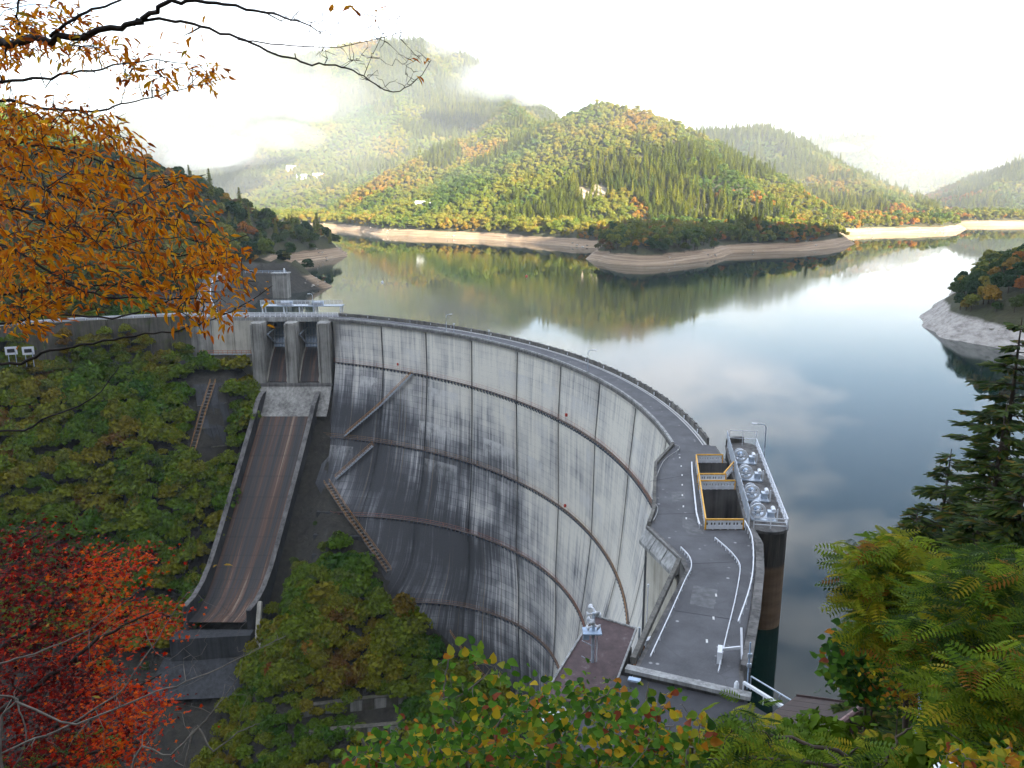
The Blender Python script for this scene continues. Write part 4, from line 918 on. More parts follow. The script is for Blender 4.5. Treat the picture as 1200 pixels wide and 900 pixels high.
# ================================================================== spillway on the far left
spw = empty('spillway', (-62, 225, -70)); tag(spw, 'gated spillway with steep rust streaked chute left of the dam', 'spillway')
BX = [(-70.3, -64.3), (-61.1, -55.1)]; PX = [(-73.8, -70.3), (-64.3, -61.1), (-55.1, -51.4)]
for a, b in PX:
    m = (a + b) / 2; w = (b - a) / 2
    poly = [(m - w, 241), (m - w, 226.6), (m - w * .6, 225.6), (m + w * .6, 225.6), (m + w, 226.6), (m + w, 241)]
    child(MB().prism(poly, -27, -.92).build('pier', M['conc'], bevel=.1), spw)
    for sgn in (-1, 1): child(MB().box((m + sgn * (w - .35), 225.62, -10), (.5, .5, 17.5)).build('pier_rib', M['conc']), spw)
prof = [(241, -9.2), (238.5, -8.9), (236, -9.3), (233.5, -10.6), (231, -12.6), (228.5, -15.2), (226.4, -17.9)]
for a, b in BX:
    me = mesh_np('ogee', np.array([(x, y, z) for x in (a, b) for y, z in prof]), np.array([(i, i + 1, len(prof) + i + 1, len(prof) + i) for i in range(len(prof) - 1)]), M['chute'], smooth=True,
                 uv=np.array([(u * .5, i / 8) for u in (0, 1) for i in range(len(prof))])); child(link('ogee', me), spw)
    # pale curved side liner
    for x in (a + .06, b - .06):
        lo = [Vector((x, y, z)) for y, z in prof[1:]]; child(MB().slab([p + Vector((.3 if x < (a + b) / 2 else -.3, 0, .5)) for p in lo], [p + Vector((0, 0, .5)) for p in lo], .55).build('side_liner', M['conc_pale']), spw)
    # radial gate
    gp = []; cz, cyy, rg = -4.6, 228.0, 8.6
    ang = np.radians(np.linspace(-32, 28, 9)); rows = [(cyy + rg * math.cos(t), cz + rg * math.sin(t) - .1) for t in ang]
    b_ = MB().slab([Vector((a + .1, y, z)) for y, z in rows], [Vector((b - .1, y, z)) for y, z in rows], .2); g = child(b_.build('gate_leaf', M['bluegrey']), spw)
    for i in range(7):
        x = a + .35 + i * (b - a - .7) / 6; q = MB()
        for (y0, z0_), (y1, z1_) in zip(rows[:-1], rows[1:]): q.beam((x, y0 - .25, z0_), (x, y1 - .25, z1_), .16, .4, (1, 0, 0))
        k = q.build('rib', M['galv']); k.parent = g
    for i in (1, 3, 5, 7):
        y, z = rows[i]; k = MB().beam((a + .15, y - .5, z), (b - .15, y - .5, z), .35, .4).build('girder', M['galv']); k.parent = g
    for x in (a + .5, b - .5):
        for i in (1, 5):
            y, z = rows[i]; k = MB().beam((x, y - .5, z), (x, cyy + .4, cz), .3, .3).build('gate_arm', M['galv']); k.parent = g
# bridge over the gates
child(MB().box((-71, 234, -.45), (43.5, 6.2, .95)).build('bridge_deck', M['conc']), spw)
child(MB().box((-71, 230.7, -.55), (43.6, .5, 1.25)).build('fascia_beam', M['kerb_pale']), spw)
child(MB().add([(-92, 231.2, .04), (-49.4, 231.2, .04), (-49.4, 236.9, .04), (-92, 236.9, .04)], [(0, 1, 2, 3)]).build('bridge_road', M['asphalt']), spw)
railing([(-92, 231.1, .03), (-50, 231.1, .03)], 'white railing on the near side of the spillway bridge', 1.3, (.35, .7, 1.0, 1.3), r=.13, every=1.5)
pf = empty('hoist_platform', (-62, 239, 0)); tag(pf, 'raised steel platform with white railings over the spillway gates', 'platform')
child(MB().box((-62, 239.2, 2.3), (24, 3.4, .3)).build('deck', M['galv']), pf)
for x in (-73.6, -67.3, -62.7, -58.1, -50.6):
    child(MB().beam((x, 237.8, 0), (x, 237.8, 2.2), .35, .35).build('column', M['white']), pf); child(MB().beam((x, 240.6, 0), (x, 240.6, 2.2), .35, .35).build('column', M['white']), pf)
for k in (.4, .8, 1.2, 1.6): child(MB().beam((-74, 237.6, 2.4 + k), (-50, 237.6, 2.4 + k), .12, .14).build('rail', M['white']), pf)
q = MB()
for i in range(21): x = -74 + i * 1.2; q.beam((x, 237.6, 2.4), (x, 237.6, 4.1), .12, .12)
child(q.build('rail_posts', M['white']), pf)['kind'] = 'stuff'
for i, x in enumerate((-67.3, -58.1)):
    r = empty('winch', (x, 239.4, 2.45)); tag(r, 'grey gate winch on the platform above the %s spillway bay' % ('left' if i == 0 else 'right'), 'winch')
    child(MB().tube([(x - 1.2, 239.4, 3.1), (x + 1.2, 239.4, 3.1)], .5, 12).build('drum', M['galv']), r); child(MB().box((x + 1.8, 239.4, 3.0), (.9, 1.1, 1.1)).build('gearbox', M['bluegrey'], bevel=.05), r); child(MB().box((x, 239.4, 2.55), (4.4, 1.6, .2)).build('base_frame', M['black']), r)
street_lamp((-58.5, 237.2, .05), 6.0, R(200), 'lamp standing on the spillway bridge', .7)
# lip, apron, chute
child(MB().box((-62.6, 226.0, -18.6), (22.6, 1.6, .9)).build('sill', M['conc_dark']), spw)
ap = [(225.4, -19.0), (222.8, -21.8), (219.6, -24.4), (217.2, -25.7)]; xa = (-73.2, -51.6)
me = mesh_np('apron', np.array([(x, y, z) for x in xa for y, z in ap]), np.array([(i, i + 1, 5 - 1 + i + 1, 4 + i) for i in range(3)]), M['conc'], uv=np.array([(u, i / 4) for u in (0, 1) for i in range(4)])); child(link('apron', me), spw)
ch = [(217.4, -25.6), (214, -30.2), (207, -39.6), (200, -48.8), (194, -56.6), (190, -61.4), (186.5, -64.6), (183, -66.6), (179.5, -67.4)]
xcn = lambda y: np.interp(y, [150, 187, 217, 240], [-80, -70, -62.8, -62.8]); hw = 7.2
NX = 10; V = [(xcn(y) + hw * (2 * i / NX - 1), y, z) for y, z in ch for i in range(NX + 1)]; UV = [(i / NX, j / len(ch)) for j in range(len(ch)) for i in range(NX + 1)]
F = [(j * (NX + 1) + i, j * (NX + 1) + i + 1, (j + 1) * (NX + 1) + i + 1, (j + 1) * (NX + 1) + i) for j in range(len(ch) - 1) for i in range(NX)]
child(link('chute_floor', mesh_np('chute_floor', np.array(V), np.array(F), M['chute'], uv=np.array(UV), smooth=True)), spw)
def side_wall(sg, h, nm):
    ext = [(224, -21.2, h * .25), (221, -23.2, h * .7)] + [(y, z, h) for y, z in ch]; rows = []
    for y, z, hh in ext:
        x = xcn(y) + sg * hw; rows.append((x, y, z, hh))
    b = MB(); v = []
    for x, y, z, hh in rows:
        for dx, dz in ((0, -3), (0, hh), (sg * 1.0, hh), (sg * 1.0, -9)): v.append((x + dx, y, z + dz))
    f = [(4 * j + i, 4 * j + (i + 1) % 4, 4 * j + 4 + (i + 1) % 4, 4 * j + 4 + i) for j in range(len(rows) - 1) for i in range(4)] + [(0, 1, 2, 3), tuple(4 * (len(rows) - 1) + i for i in (3, 2, 1, 0))]
    w = child(b.add(v, f).build(nm, M['conc_black']), spw)
    cp = MB().slab([Vector((x - sg * .12, y, z + hh + .2)) for x, y, z, hh in rows], [Vector((x + sg * 1.12, y, z + hh + .2)) for x, y, z, hh in rows], .2).build('coping', M['conc_dark']); cp.parent = w
side_wall(-1, 4.2, 'chute_wall'); side_wall(1, 3.0, 'chute_wall')
# below the lip of the chute
child(MB().prism([(-82, 179.2), (-63.2, 179.2), (-63.2, 176.5), (-82, 174.5)], -75, -69.2).build('end_wall', M['conc_black']), spw)
child(MB().add([(-84, 175.5, -74.5), (-62, 176.8, -74.5), (-60, 168, -80), (-86, 166, -80)], [(0, 1, 2, 3)]).build('lower_apron', M['conc_black']), spw)
child(MB().beam((-61.6, 178.6, -70.5), (-57.5, 166, -84), 2.2, 1.6).build('toe_wall', M['conc_pale']), spw)
child(MB().beam((-62.6, 183.5, -64.0), (-62.2, 178.8, -70.5), 1.0, 1.6).build('end_post', M['conc_pale']), spw)
# gravity wall left of the gates
gw = empty('gravity_wall', (-83, 232, -26)); tag(gw, 'stained pale concrete wall between the spillway and the left bank', 'wall')
for i, (x0, x1) in enumerate(((-92.4, -86.4), (-86.3, -80.1), (-80.0, -73.9))): child(MB().box(((x0 + x1) / 2, 233 + .1 * i, -9.2), (x1 - x0, 5.6, 16.6)).build('concrete_block', M['conc_pale'] if i else M['conc']), gw)
child(MB().box((-82.5, 231.8, -22), (17, 6.4, 9)).build('footing', M['conc']), gw)
child(MB().box((-82.6, 229.7, -10.6), (15, 1.0, .14)).build('ledge', M['galv']), gw)
railing([(-90, 229.3, -10.5), (-75.2, 229.3, -10.5)], 'pale railing on the ledge of the wall left of the gates', 1.1, (.5, 1.1), M['railred'], 1.3, .08)
# stepped dark facing left of the chute
sf = empty('slope_facing', (-86, 214, -35)); tag(sf, 'dark stepped concrete facing on the slope left of the chute', 'retaining wall')
rows_ = [((226, 452), (262, 450)), ((232, 478), (266, 474)), ((238, 504), (272, 500)), ((248, 526), (276, 522))]
for (a0, b0), (a1, b1) in zip(rows_[:-1], rows_[1:]):
    for i in range(4):
        q = [ground_at(u[0] + (v[0] - u[0]) * t, u[1] + (v[1] - u[1]) * t, lo=120) + Vector((0, -.2, .35)) for u, v in ((a0, b0), (a1, b1)) for t in (i / 4 + .01, i / 4 + .24)]
        child(MB().slab([q[0], q[1]], [q[2], q[3]], 1.2).build('facing_panel', M['conc_black']), sf)
    p, q = ground_at(*a1, lo=120), ground_at(*b1, lo=120); child(MB().beam(p + Vector((0, -.3, .5)), q + Vector((0, -.3, .5)), .5, .3).build('ledge', M['conc_moss']), sf)
def slope_stair(pxs, label, zoff=.9, w=1.5, mat=None):
    pts = []
    for px, py in pxs:
        p = ground_at(px, py, lo=90, hi=500); pts.append(p + Vector((0, 0, zoff)))
    o = stair_flight('hillside_stair', pts, w, mat or M['orange_rail'], None, M['conc_dark'], 1.0, 1.1); tag(o, label, 'stairs'); return o
slope_stair([(250, 452), (238, 490), (221, 553)], 'rusty railed stair down the slope left of the chute')
slope_stair([(383, 570), (408, 608), (430, 638), (456, 674)], 'orange railed stair between the dam and the spillway')
slope_stair([(530, 745), (550, 775), (574, 802)], 'rusty stair at the foot of the dam')
# terraced walls in the gorge below the dam
for i, (a, b, h, lb) in enumerate((((352, 838), (480, 822), 4.0, 'stone terrace wall with rusty coping in the gorge under the dam'), ((352, 868), (470, 858), 4.0, 'lower stone terrace wall in the gorge under the dam'))):
    p, q = ground_at(*a, lo=90), ground_at(*b, lo=90); r = empty('terrace_wall', p); tag(r, lb, 'wall'); n = 9
    for j in range(n):
        u, v = p.lerp(q, j / n), p.lerp(q, (j + .97) / n); child(MB().beam(u + Vector((0, 0, .2)), v + Vector((0, 0, .2)), 1.2, h + .3 * (j % 2)).build('wall_block', M['conc_moss'] if j % 2 else M['conc']), r)
    child(MB().beam(p + Vector((0, 0, h / 2 + .35)), q + Vector((0, 0, h / 2 + .35)), 1.3, .16).build('coping', M['conc_moss']), r)
# terraces beside the middle stair
for i, (a, b) in enumerate((((372, 605), (412, 606)), ((368, 632), (425, 634)), ((366, 655), (440, 655)))):
    p, q = ground_at(*a, lo=90), ground_at(*b, lo=90); r = MB().beam(p + Vector((0, 0, .3)), q + Vector((0, 0, .3)), 1.0, 2.2).build('step_wall', M['conc_black'])
    tag(r, ('topmost', 'middle', 'lowest')[i] + ' dark step wall beside the stair left of the dam', 'wall', 'step walls beside the dam')

# ------------------------------------------------------------------ left bank behind the orange leaves
def wall_run(name, pts, h, th, mat, label, panel=5.0, rail=None):
    pts = [Vector(p) for p in pts]; r = empty(name, pts[0]); tag(r, label, 'wall')
    for p, q in zip(pts[:-1], pts[1:]):
        n = max(1, round((q - p).length / panel))
        for i in range(n):
            a, b = p.lerp(q, (i + .012) / n), p.lerp(q, (i + .988) / n); child(MB().beam(a + Vector((0, 0, h / 2)), b + Vector((0, 0, h / 2)), th, h + .06 * (i % 2)).build('wall_panel', mat), r)
    return r
wall_run('retaining_wall', [(-92.5, 231, -11), (-118, 222, -11), (-150, 204, -11), (-190, 180, -11)], 11.5, 1.2, M['conc_moss'], 'long brown stained retaining wall on the left bank behind the orange leaves')
rdm = MB().slab([Vector(p) for p in ((-92, 238, .4), (-120, 230, .4), (-152, 212, .4), (-192, 188, .4))], [Vector(p) for p in ((-92, 231.6, .4), (-118, 222.6, .4), (-150, 204.6, .4), (-190, 180.6, .4))], .5).build('bank_road', M['asphalt']); tag(rdm, 'road along the left bank', kind='structure')
guard_rail([(-92.5, 231.4, .4), (-118, 222.4, .4), (-150, 204.4, .4), (-190, 180.4, .4)], 'white guard rail on the left bank road behind the orange leaves', .8, .1, .35, posts=3)
shore_rd = smooth([(-88, 240, .5), (-96, 258, .6), (-106, 285, .8), (-117, 320, 1.2), (-122, 352, 1.6), (-136, 380, 2.4), (-160, 395, 3)], 3)
o = MB().slab([p + Vector((-5, 1, 0)) for p in shore_rd], shore_rd, 7).build('shore_road', M['conc_dark']); tag(o, 'embanked road round the left shore', kind='structure')
guard_rail(shore_rd, 'curving white guard rail on the shore road behind the spillway', .8, .15, .4, posts=4)
it = empty('gauge_tower', (-104, 366, -12)); tag(it, 'small square concrete tower at the water behind the spillway', 'tower')
child(MB().box((-104, 366, -7.2), (6.6, 6, 13)).build('shaft', M['conc']), it); child(MB().box((-104, 366, -.45), (7.4, 6.8, .5)).build('cap', M['kerb_pale']), it); child(MB().box((-113.5, 367, -.5), (12, 2, .5)).build('footbridge', M['conc_dark']), it)
for z in (.4, .9): child(MB().beam((-119, 363.4, z), (-100.5, 362.8, z), .12, .12).build('rail', M['bluegrey']), it)
for x in range(8): child(MB().beam((-119 + x * 2.6, 363.3, -.3), (-119 + x * 2.6, 363.3, .95), .12, .12).build('rail_post', M['bluegrey']), it)
child(MB().box((-102, 365, .8), (.6, .6, 2)).build('gauge_post', M['white']), it)
for q, zz in (((12, 330, ), 0), ((33, 328), 0)):
    pass
for px, lb in ((13, 'white square notice board on the left bank, farther from the dam'), (33, 'white square notice board on the left bank, nearer the dam')):
    p = P(px, 411, Y=196); r = empty('notice_board', p); tag(r, lb, 'sign'); child(MB().box(p, (2.6, .12, 2.0), .4).build('board', M['white']), r); child(MB().box(p + Vector((0, -.1, 0)), (1.6, .06, .9), .4).build('print', M['black']), r)
    for s in (-.9, .9): child(MB().beam(p + Vector((s, .1, -4)), p + Vector((s, .1, 0)), .12, .12).build('post', M['galv']), r)
def small_house(px, py, w, d_, h, roofm, label, lo=200):
    p = ground_at(px, py, lo=lo)
    if p is None: return
    r = empty('house', p); tag(r, label, 'house')
    child(MB().box(p + Vector((0, 0, h / 2 - 1)), (w, d_, h + 2)).build('wall', M['white']), r)
    x, y, z = p.x, p.y, p.z + h; a = w / 2 + .5; b = d_ / 2 + .5
    child(MB().add([(x - a, y - b, z), (x + a, y - b, z), (x + a, y + b, z), (x - a, y + b, z), (x - a, y, z + d_ * .32), (x + a, y, z + d_ * .32)], [(0, 1, 5, 4), (2, 3, 4, 5), (0, 4, 3), (1, 2, 5), (3, 2, 1, 0)]).build('roof', roofm), r)
    for i in range(3): child(MB().box(p + Vector((w * (-.3 + .3 * i), -d_ / 2 - .02, h * .5)), (w * .14, .12, h * .35)).build('window', M['glass']), r)
for px, py, lb in ((342, 200, 'uppermost small pale house in the misty valley'), (354, 210, 'left of two low pale houses in the misty valley'), (373, 209, 'right of two low pale houses in the misty valley')): small_house(px, py, 17, 9, 6, M['galv'], lb, 900)
small_house(497, 244, 20, 8, 6, M['white'], 'long white building by the far shore', 700)
for q, c, lb in (((448, 331), 'white', 'small white buoy floating on the lake'), ((617, 324), 'red', 'small orange buoy floating on the lake')):
    p = P(*q, z=ZW); r = empty('buoy', p); tag(r, lb, 'buoy'); child(MB().tube([p + Vector((0, 0, -.4)), p + Vector((0, 0, -.1)), p + Vector((0, 0, .5)), p + Vector((0, 0, .8))], [.3, .75, .7, .3], 10).build('float', M[c]), r); child(MB().tube([p + Vector((0, 0, .8)), p + Vector((0, 0, 1.4))], .08, 6).build('stem', M['galv']), r)

# ================================================================== control building, mast, near house
cb_ = empty('control_house', (7.2, 61, -10)); tag(cb_, 'small control house with brown ribbed roof below the road', 'building')
rc = [Vector(p) for p in ((7.2, 65.0, -1.5), (10.7, 63.0, -1.6), (7.0, 53.4, -2.9), (2.6, 55.6, -2.8))]
zc = [Vector((c.x, c.y, 0)) for c in rc]; ce = sum(zc, Vector()) / 4
wp = [ce + (c - ce) * .9 for c in zc]; child(MB().prism([(p.x, p.y) for p in wp], -12, -3.1).build('wall', M['conc_dark']), cb_)
nrib = 16
for i in range(nrib):   # roof sheets, one by one
    a0, a1 = i / nrib, (i + 1) / nrib; p, q = rc[0].lerp(rc[3], a0), rc[1].lerp(rc[2], a0); p2, q2 = rc[0].lerp(rc[3], a1 + .004), rc[1].lerp(rc[2], a1 + .004); up = Vector((0, 0, .05))
    child(MB().slab([p + up, q + up], [p2, q2], .06).build('roof_sheet', M['roof']), cb_)
for p, q in ((rc[0], rc[1]), (rc[0], rc[3]), (rc[1], rc[2])): child(MB().beam(p + Vector((0, 0, .05)), q + Vector((0, 0, .05)), .16, .2).build('eave_trim', M['kerb_pale']), cb_)
for i in range(2): child(MB().box(wp[3].lerp(wp[2], .3 + .4 * i) + Vector((0, -.02, -5)), (1.1, .12, 1.2), -.45).build('window', M['glass']), cb_)
ms = empty('mast', (6.55, 59.0, -3)); tag(ms, 'steel mast with platform and a cluster of white loudspeakers', 'mast'); mp_ = Vector((6.55, 59.0, 0))
child(MB().tube([mp_ + Vector((0, 0, -9)), mp_ + Vector((0, 0, 2.2))], .13, 10).build('pole', M['galv']), ms); child(MB().tube([mp_ + Vector((.32, 0, -3)), mp_ + Vector((.32, 0, 1.0))], .05, 6).build('conduit', M['white']), ms)
child(MB().box(mp_ + Vector((-.1, 0, .55)), (1.5, 1.1, .1)).build('platform', M['bluegrey']), ms); child(MB().box(mp_ + Vector((-.6, -.3, .25)), (.5, .3, .5)).build('cabinet', M['bluegrey'], bevel=.03), ms)
for sx in (-1, 1): child(MB().beam(mp_ + Vector((0, 0, .1)), mp_ + Vector((sx * .65 - .1, 0, .5)), .06, .06).build('brace', M['galv']), ms)
def horn(c, az, s, par):
    a = Vector((math.cos(az), math.sin(az), -.1)); o = MB().tube([c - a * .35 * s, c - a * .1 * s, c, c + a * .35 * s, c + a * .6 * s, c + a * .66 * s], [.16 * s, .18 * s, .08 * s, .16 * s, .42 * s, .45 * s], 14).build('loudspeaker', M['white'], smooth=True); child(o, par)
for k, (z, az) in enumerate(((1.0, 3.6), (1.15, 5.6), (1.45, 2.4), (1.6, 4.4), (1.95, .3), (2.1, 3.2), (2.4, 5.2), (2.5, 2.0))): horn(mp_ + Vector((.2 * math.cos(az), .2 * math.sin(az), z)), az, .52, ms)
for z, sx in ((-2.2, -1), (-.8, -1)): child(MB().beam(mp_ + Vector((0, 0, z)), mp_ + Vector((sx * .9, 0, z + .5)), .05, .05).build('arm', M['galv']), ms)
# pipes and a pole beside the house
pp = empty('pipe_rack', (11, 63, -8)); tag(pp, 'rusty and grey pipes standing between the control house and the road', 'pipes')
for i in range(4): child(MB().tube([(10.9 + .35 * i, 62.6 - .6 * i, -9), (10.9 + .35 * i, 62.6 - .6 * i, -1.2 - .4 * i)], .09, 6).build('pipe', M['rust'] if i % 2 else M['galv']), pp)
child(MB().box((11.6, 61.8, -2.0), (1.0, .5, .5), .4).build('junction_box', M['white']), pp)
sp_ = empty('thin_pole', (11.7, 65, -4)); tag(sp_, 'thin white pole in front of the pale abutment wall', 'pole'); child(MB().tube([(12.2, 66.5, -7), (12.2, 66.5, .6)], .05, 6).build('shaft', M['white']), sp_); child(MB().box((12.2, 66.5, .7), (.16, .16, .25)).build('cap', M['white']), sp_)
bx_ = MB().box((9.0, 53.0, .1), (.9, .45, .12), -.35).build('cover_plate', M['bluegrey']); tag(bx_, 'blue grey cover plate at the end of the road kerb', 'plate')
# gate, wicket and rails at the lake corner
wk = empty('wicket_gate', (16.9, 54, 0)); tag(wk, 'small white gate with tall pole at the lake corner of the road', 'gate')
child(MB().box((15.9, 55.6, .55), (.35, 1.1, 1.0), -.3).build('gate_box', M['white']), wk); child(MB().beam((16, 55.9, .8), (17.6, 56.2, .8), .14, .2).build('bar', M['white']), wk)
child(MB().tube([(17.2, 52.6, -.4), (17.2, 52.6, 3.4)], .06, 8).build('pole', M['bluegrey']), wk); child(MB().beam((17.6, 55.5, .2), (17.9, 57.2, 1.9), .16, .16).build('arm', M['white']), wk)
for z in (1.6, 2.4): child(MB().box((17.2, 52.5, z), (.3, .14, .3)).build('pole_box', M['galv']), wk)
guard_rail([(16.6, 51.6, 0), (19.6, 47.2, 0)], 'white pipe barrier slanting down beside the brown roof', .8, .2, .2)
guard_rail([(17.2, 51.9, 0), (20.0, 47.8, 0)], 'thin grey rail behind the slanting white barrier', 1.1, .08, .08, M['galv'])
bl = MB().tube([(16.2, 51.9, -.1), (16.2, 51.9, .5), (16.2, 51.9, .7)], [.2, .18, .08], 8).build('bollard', M['white']); tag(bl, 'short white bollard on the pale concrete beam', 'bollard')
# near house: dark brown roof with faded ridge
hs = empty('roadside_house', (17, 41, -.3)); tag(hs, 'dark brown roofed house in the near right corner with faded ridge cap', 'house')
el, rl, = [Vector(p) for p in ((18.6, 46.8, 3.0), (10.6, 40.3, 3.0))], [Vector(p) for p in ((20.6, 41.5, 6.0), (13.2, 35.6, 6.0))]
er_ = [2 * Vector((b.x, b.y, 0)) - Vector((a.x, a.y, 0)) + Vector((0, 0, 3.0)) for a, b in zip(el, rl)]
for side, (e, rr) in (('left', (el, rl)), ('right', (er_, rl))):
    n = 14
    for i in range(n):
        p0, p1 = e[0].lerp(e[1], i / n), e[0].lerp(e[1], (i + .97) / n); r0, r1 = rr[0].lerp(rr[1], i / n), rr[0].lerp(rr[1], (i + .97) / n)
        child(MB().slab([p0, r0], [p1, r1], .1).build('roof_sheet', M['roof_dark']), hs)
nr = 9
for i in range(nr): child(MB().tube([rl[0].lerp(rl[1], i / nr) + Vector((0, 0, .08)), rl[0].lerp(rl[1], (i + .98) / nr) + Vector((0, 0, .08))], .2, 8).build('ridge_cap', M['ridge']), hs)
child(MB().beam(rl[0] + Vector((0, 0, .05)), er_[0] + Vector((0, 0, .05)), .12, .14).build('verge_trim', M['ridge']), hs); child(MB().beam(rl[0] + Vector((0, 0, .05)), el[0] + Vector((0, 0, .05)), .12, .12).build('verge_trim', M['roof_dark']), hs)
cc = (el[0] + el[1] + er_[0] + er_[1]) / 4; wl_ = [cc + (p - cc) * .88 for p in (el[0], el[1], er_[1], er_[0])]
child(MB().prism([(p.x, p.y) for p in wl_], -.6, 2.7).build('wall', M['conc']), hs)
for i in range(2): p = wl_[0].lerp(wl_[1], .3 + .4 * i); child(MB().box((p.x, p.y, 1.5), (1.3, .14, 1.0), math.atan2(el[1].y - el[0].y, el[1].x - el[0].x)).build('window', M['glass']), hs)

# ================================================================== near plants
# leaf shapes: x along the leaf, y across, z up
LEAF_N = np.array([[0, 0, 0], [.28, .15, .06], [.64, .12, .03], [1, 0, -.16], [.64, -.12, .03], [.28, -.15, .06], [.46, 0, -.02]]); LEAF_NF = np.array([[0, 1, 6], [1, 2, 6], [2, 3, 6], [3, 4, 6], [4, 5, 6], [5, 0, 6]])
LEAF_R = np.array([[0, 0, 0], [.06, .20, .04], [.30, .38, .09], [.64, .27, .05], [1, 0, -.16], [.64, -.27, .04], [.30, -.38, .07], [.06, -.20, .04], [.42, 0, -.05]]); LEAF_RF = np.array([[i, (i + 1) % 8, 8] for i in range(8)])
_a = []
for k, (an, ln) in enumerate(((-130, .5), (-100, .25), (-68, .8), (-40, .32), (0, 1), (40, .32), (68, .8), (100, .25), (130, .5))): _a.append((ln * .62 * math.cos(R(an)) + .3, ln * .62 * math.sin(R(an)), -.05 * ln))
LEAF_M = np.array([(0, 0, 0)] + _a + [(.3, 0, .03)]); LEAF_MF = np.array([[i, i + 1 if i < 9 else 0, 10] for i in range(10)])
fr = []; ff = []
for i in range(8):
    t = .10 + .115 * i; w = .32 * math.sin(math.pi * min(1, .18 + t * .80)) ** .7
    for sg in (-1, 1):
        k = len(fr); fr += [(t, 0, -.18 * t * t), (t + .085, sg * w * .45, -.18 * t * t + .015), (t + .10, sg * w, -.18 * t * t - .05), (t + .0, sg * w * .5, -.18 * t * t)]; ff.append((k, k + 1, k + 2, k + 3))
fr += [(0, -.008, 0), (0, .008, 0), (1, .004, -.18), (1, -.004, -.18)]; ff.append((len(fr) - 4, len(fr) - 3, len(fr) - 2, len(fr) - 1))
FROND = np.array(fr); FRONDF = np.array(ff)
def pick(cols, w, n):
    cols = np.array(cols); k = RNG.choice(len(cols), n, p=np.array(w) / sum(w)); return cols[k] * (.75 + .5 * RNG.random((n, 1)))
def in_poly(n, poly):
    p = np.array(poly, float); lo, hi = p.min(0), p.max(0); r = []
    while len(r) < n:
        q = lo + RNG.random((n * 2, 2)) * (hi - lo); r += list(q[inside(q[:, 0], q[:, 1], [tuple(v) for v in poly])])
    return np.array(r[:n])
class Plant:
    """a woody plant: limbs given as paths, twigs grown to leaf clusters from the nearest wood"""
    def __init__(s, name, base, label, cat, bark):
        s.root = empty(name, base); tag(s.root, label, cat); s.nodes = []; s.rad = []; s.bark = bark; s.tw = MB(); s.base = Vector(base); s.L = []
    def limb(s, pts, r0, r1, name='branch'):
        pts = smooth(pts, 5); n = len(pts); rs = [r0 + (r1 - r0) * (i / (n - 1)) ** .8 for i in range(n)]
        pts = [p + Vector(RNG.normal(size=3) * r * .8) for p, r in zip(pts, rs)]
        child(MB().tube(pts, rs, 7).build(name, s.bark, smooth=True), s.root)
        for p, r in zip(pts, rs): s.nodes.append(p); s.rad.append(r)
    def twig(s, tgt, r=.004, sag=.12):
        A = np.array([tuple(p) for p in s.nodes]); d = np.linalg.norm(A - np.array(tuple(tgt)), axis=1); k = int(d.argmin()); p = s.nodes[k]; v = Vector(tgt) - p; l = v.length
        m1 = p + v * .35 + Vector(RNG.normal(size=3) * l * .08) + Vector((0, 0, sag * l * .5)); m2 = p + v * .7 + Vector(RNG.normal(size=3) * l * .06) + Vector((0, 0, sag * l * .4))
        pts = [p, m1, m2, Vector(tgt)]; r0 = min(s.rad[k] * .7, r * 2.2)
        s.tw.tube(pts, [max(r0, r), max(r0 * .8, r * .8), r * .6, r * .35], 4)
        for q in pts[1:]: s.nodes.append(q); s.rad.append(r)
        return pts, (pts[-1] - pts[-2]).normalized()
    def leaves(s, pos, ax, nor, size, col): s.L.append((np.array(pos), np.array(ax), np.array(nor), np.array(size), np.array(col)))
    def finish(s, T, TF, singles=0, name='foliage', twname='twigs', smooth_=True):
        if s.tw.f: child(s.tw.build(twname, s.bark), s.root)['kind'] = 'stuff'
        P_, A_x, N_, S_z, C_l = [np.concatenate([q[i] for q in s.L]) for i in range(5)]
        if singles:   # those that show largest become leaves of their own
            px, py, dd = seen(P_[:, 0], P_[:, 1], P_[:, 2]); vis = (px > 0) & (px < 1200) & (py > 0) & (py < 900); o = np.argsort(-np.where(vis, S_z / dd, 0))[:singles]; ms = {}
            for i in o:
                c = tuple(np.round(C_l[i], 2)); 
                if c not in ms: ms[c] = mesh_np('leaf', T, TF, M['leaf'], np.tile(C_l[i], (len(T), 1)), smooth_)
                a = Vector(A_x[i]).normalized(); n_ = Vector(N_[i]); n_ = (n_ - a * n_.dot(a)).normalized(); b = n_.cross(a); l = link('leaf', ms[c], s.root)
                l.matrix_parent_inverse = Matrix.Translation(-s.base); mt = Matrix((a, b, n_)).transposed().to_4x4(); mt.translation = Vector(P_[i]); l.matrix_basis = mt @ Matrix.Scale(float(S_z[i]), 4)
            k = np.ones(len(P_), bool); k[o] = False; P_, A_x, N_, S_z, C_l = P_[k], A_x[k], N_[k], S_z[k], C_l[k]
        V, F, c = scatter(T, TF, P_, A_x, N_, S_z, C_l); c = c * (.78 + .44 * RNG.random((len(c), 1))); o = child(link(name, mesh_np(name, V, F, M['leaf'], c, smooth_)), s.root); o['kind'] = 'stuff'
        return o
def PD(px, py, d): return P(px, py, d=d)
def rnd_dir(n, up=0, side=None):
    v = RNG.normal(size=(n, 3)); v[:, 2] = v[:, 2] * .45 + up
    if side is not None: v += np.array(side)
    return v
OR_C = [(.62, .20, .006), (.72, .30, .008), (.52, .12, .006), (.75, .42, .015), (.28, .06, .006), (.45, .30, .02)]

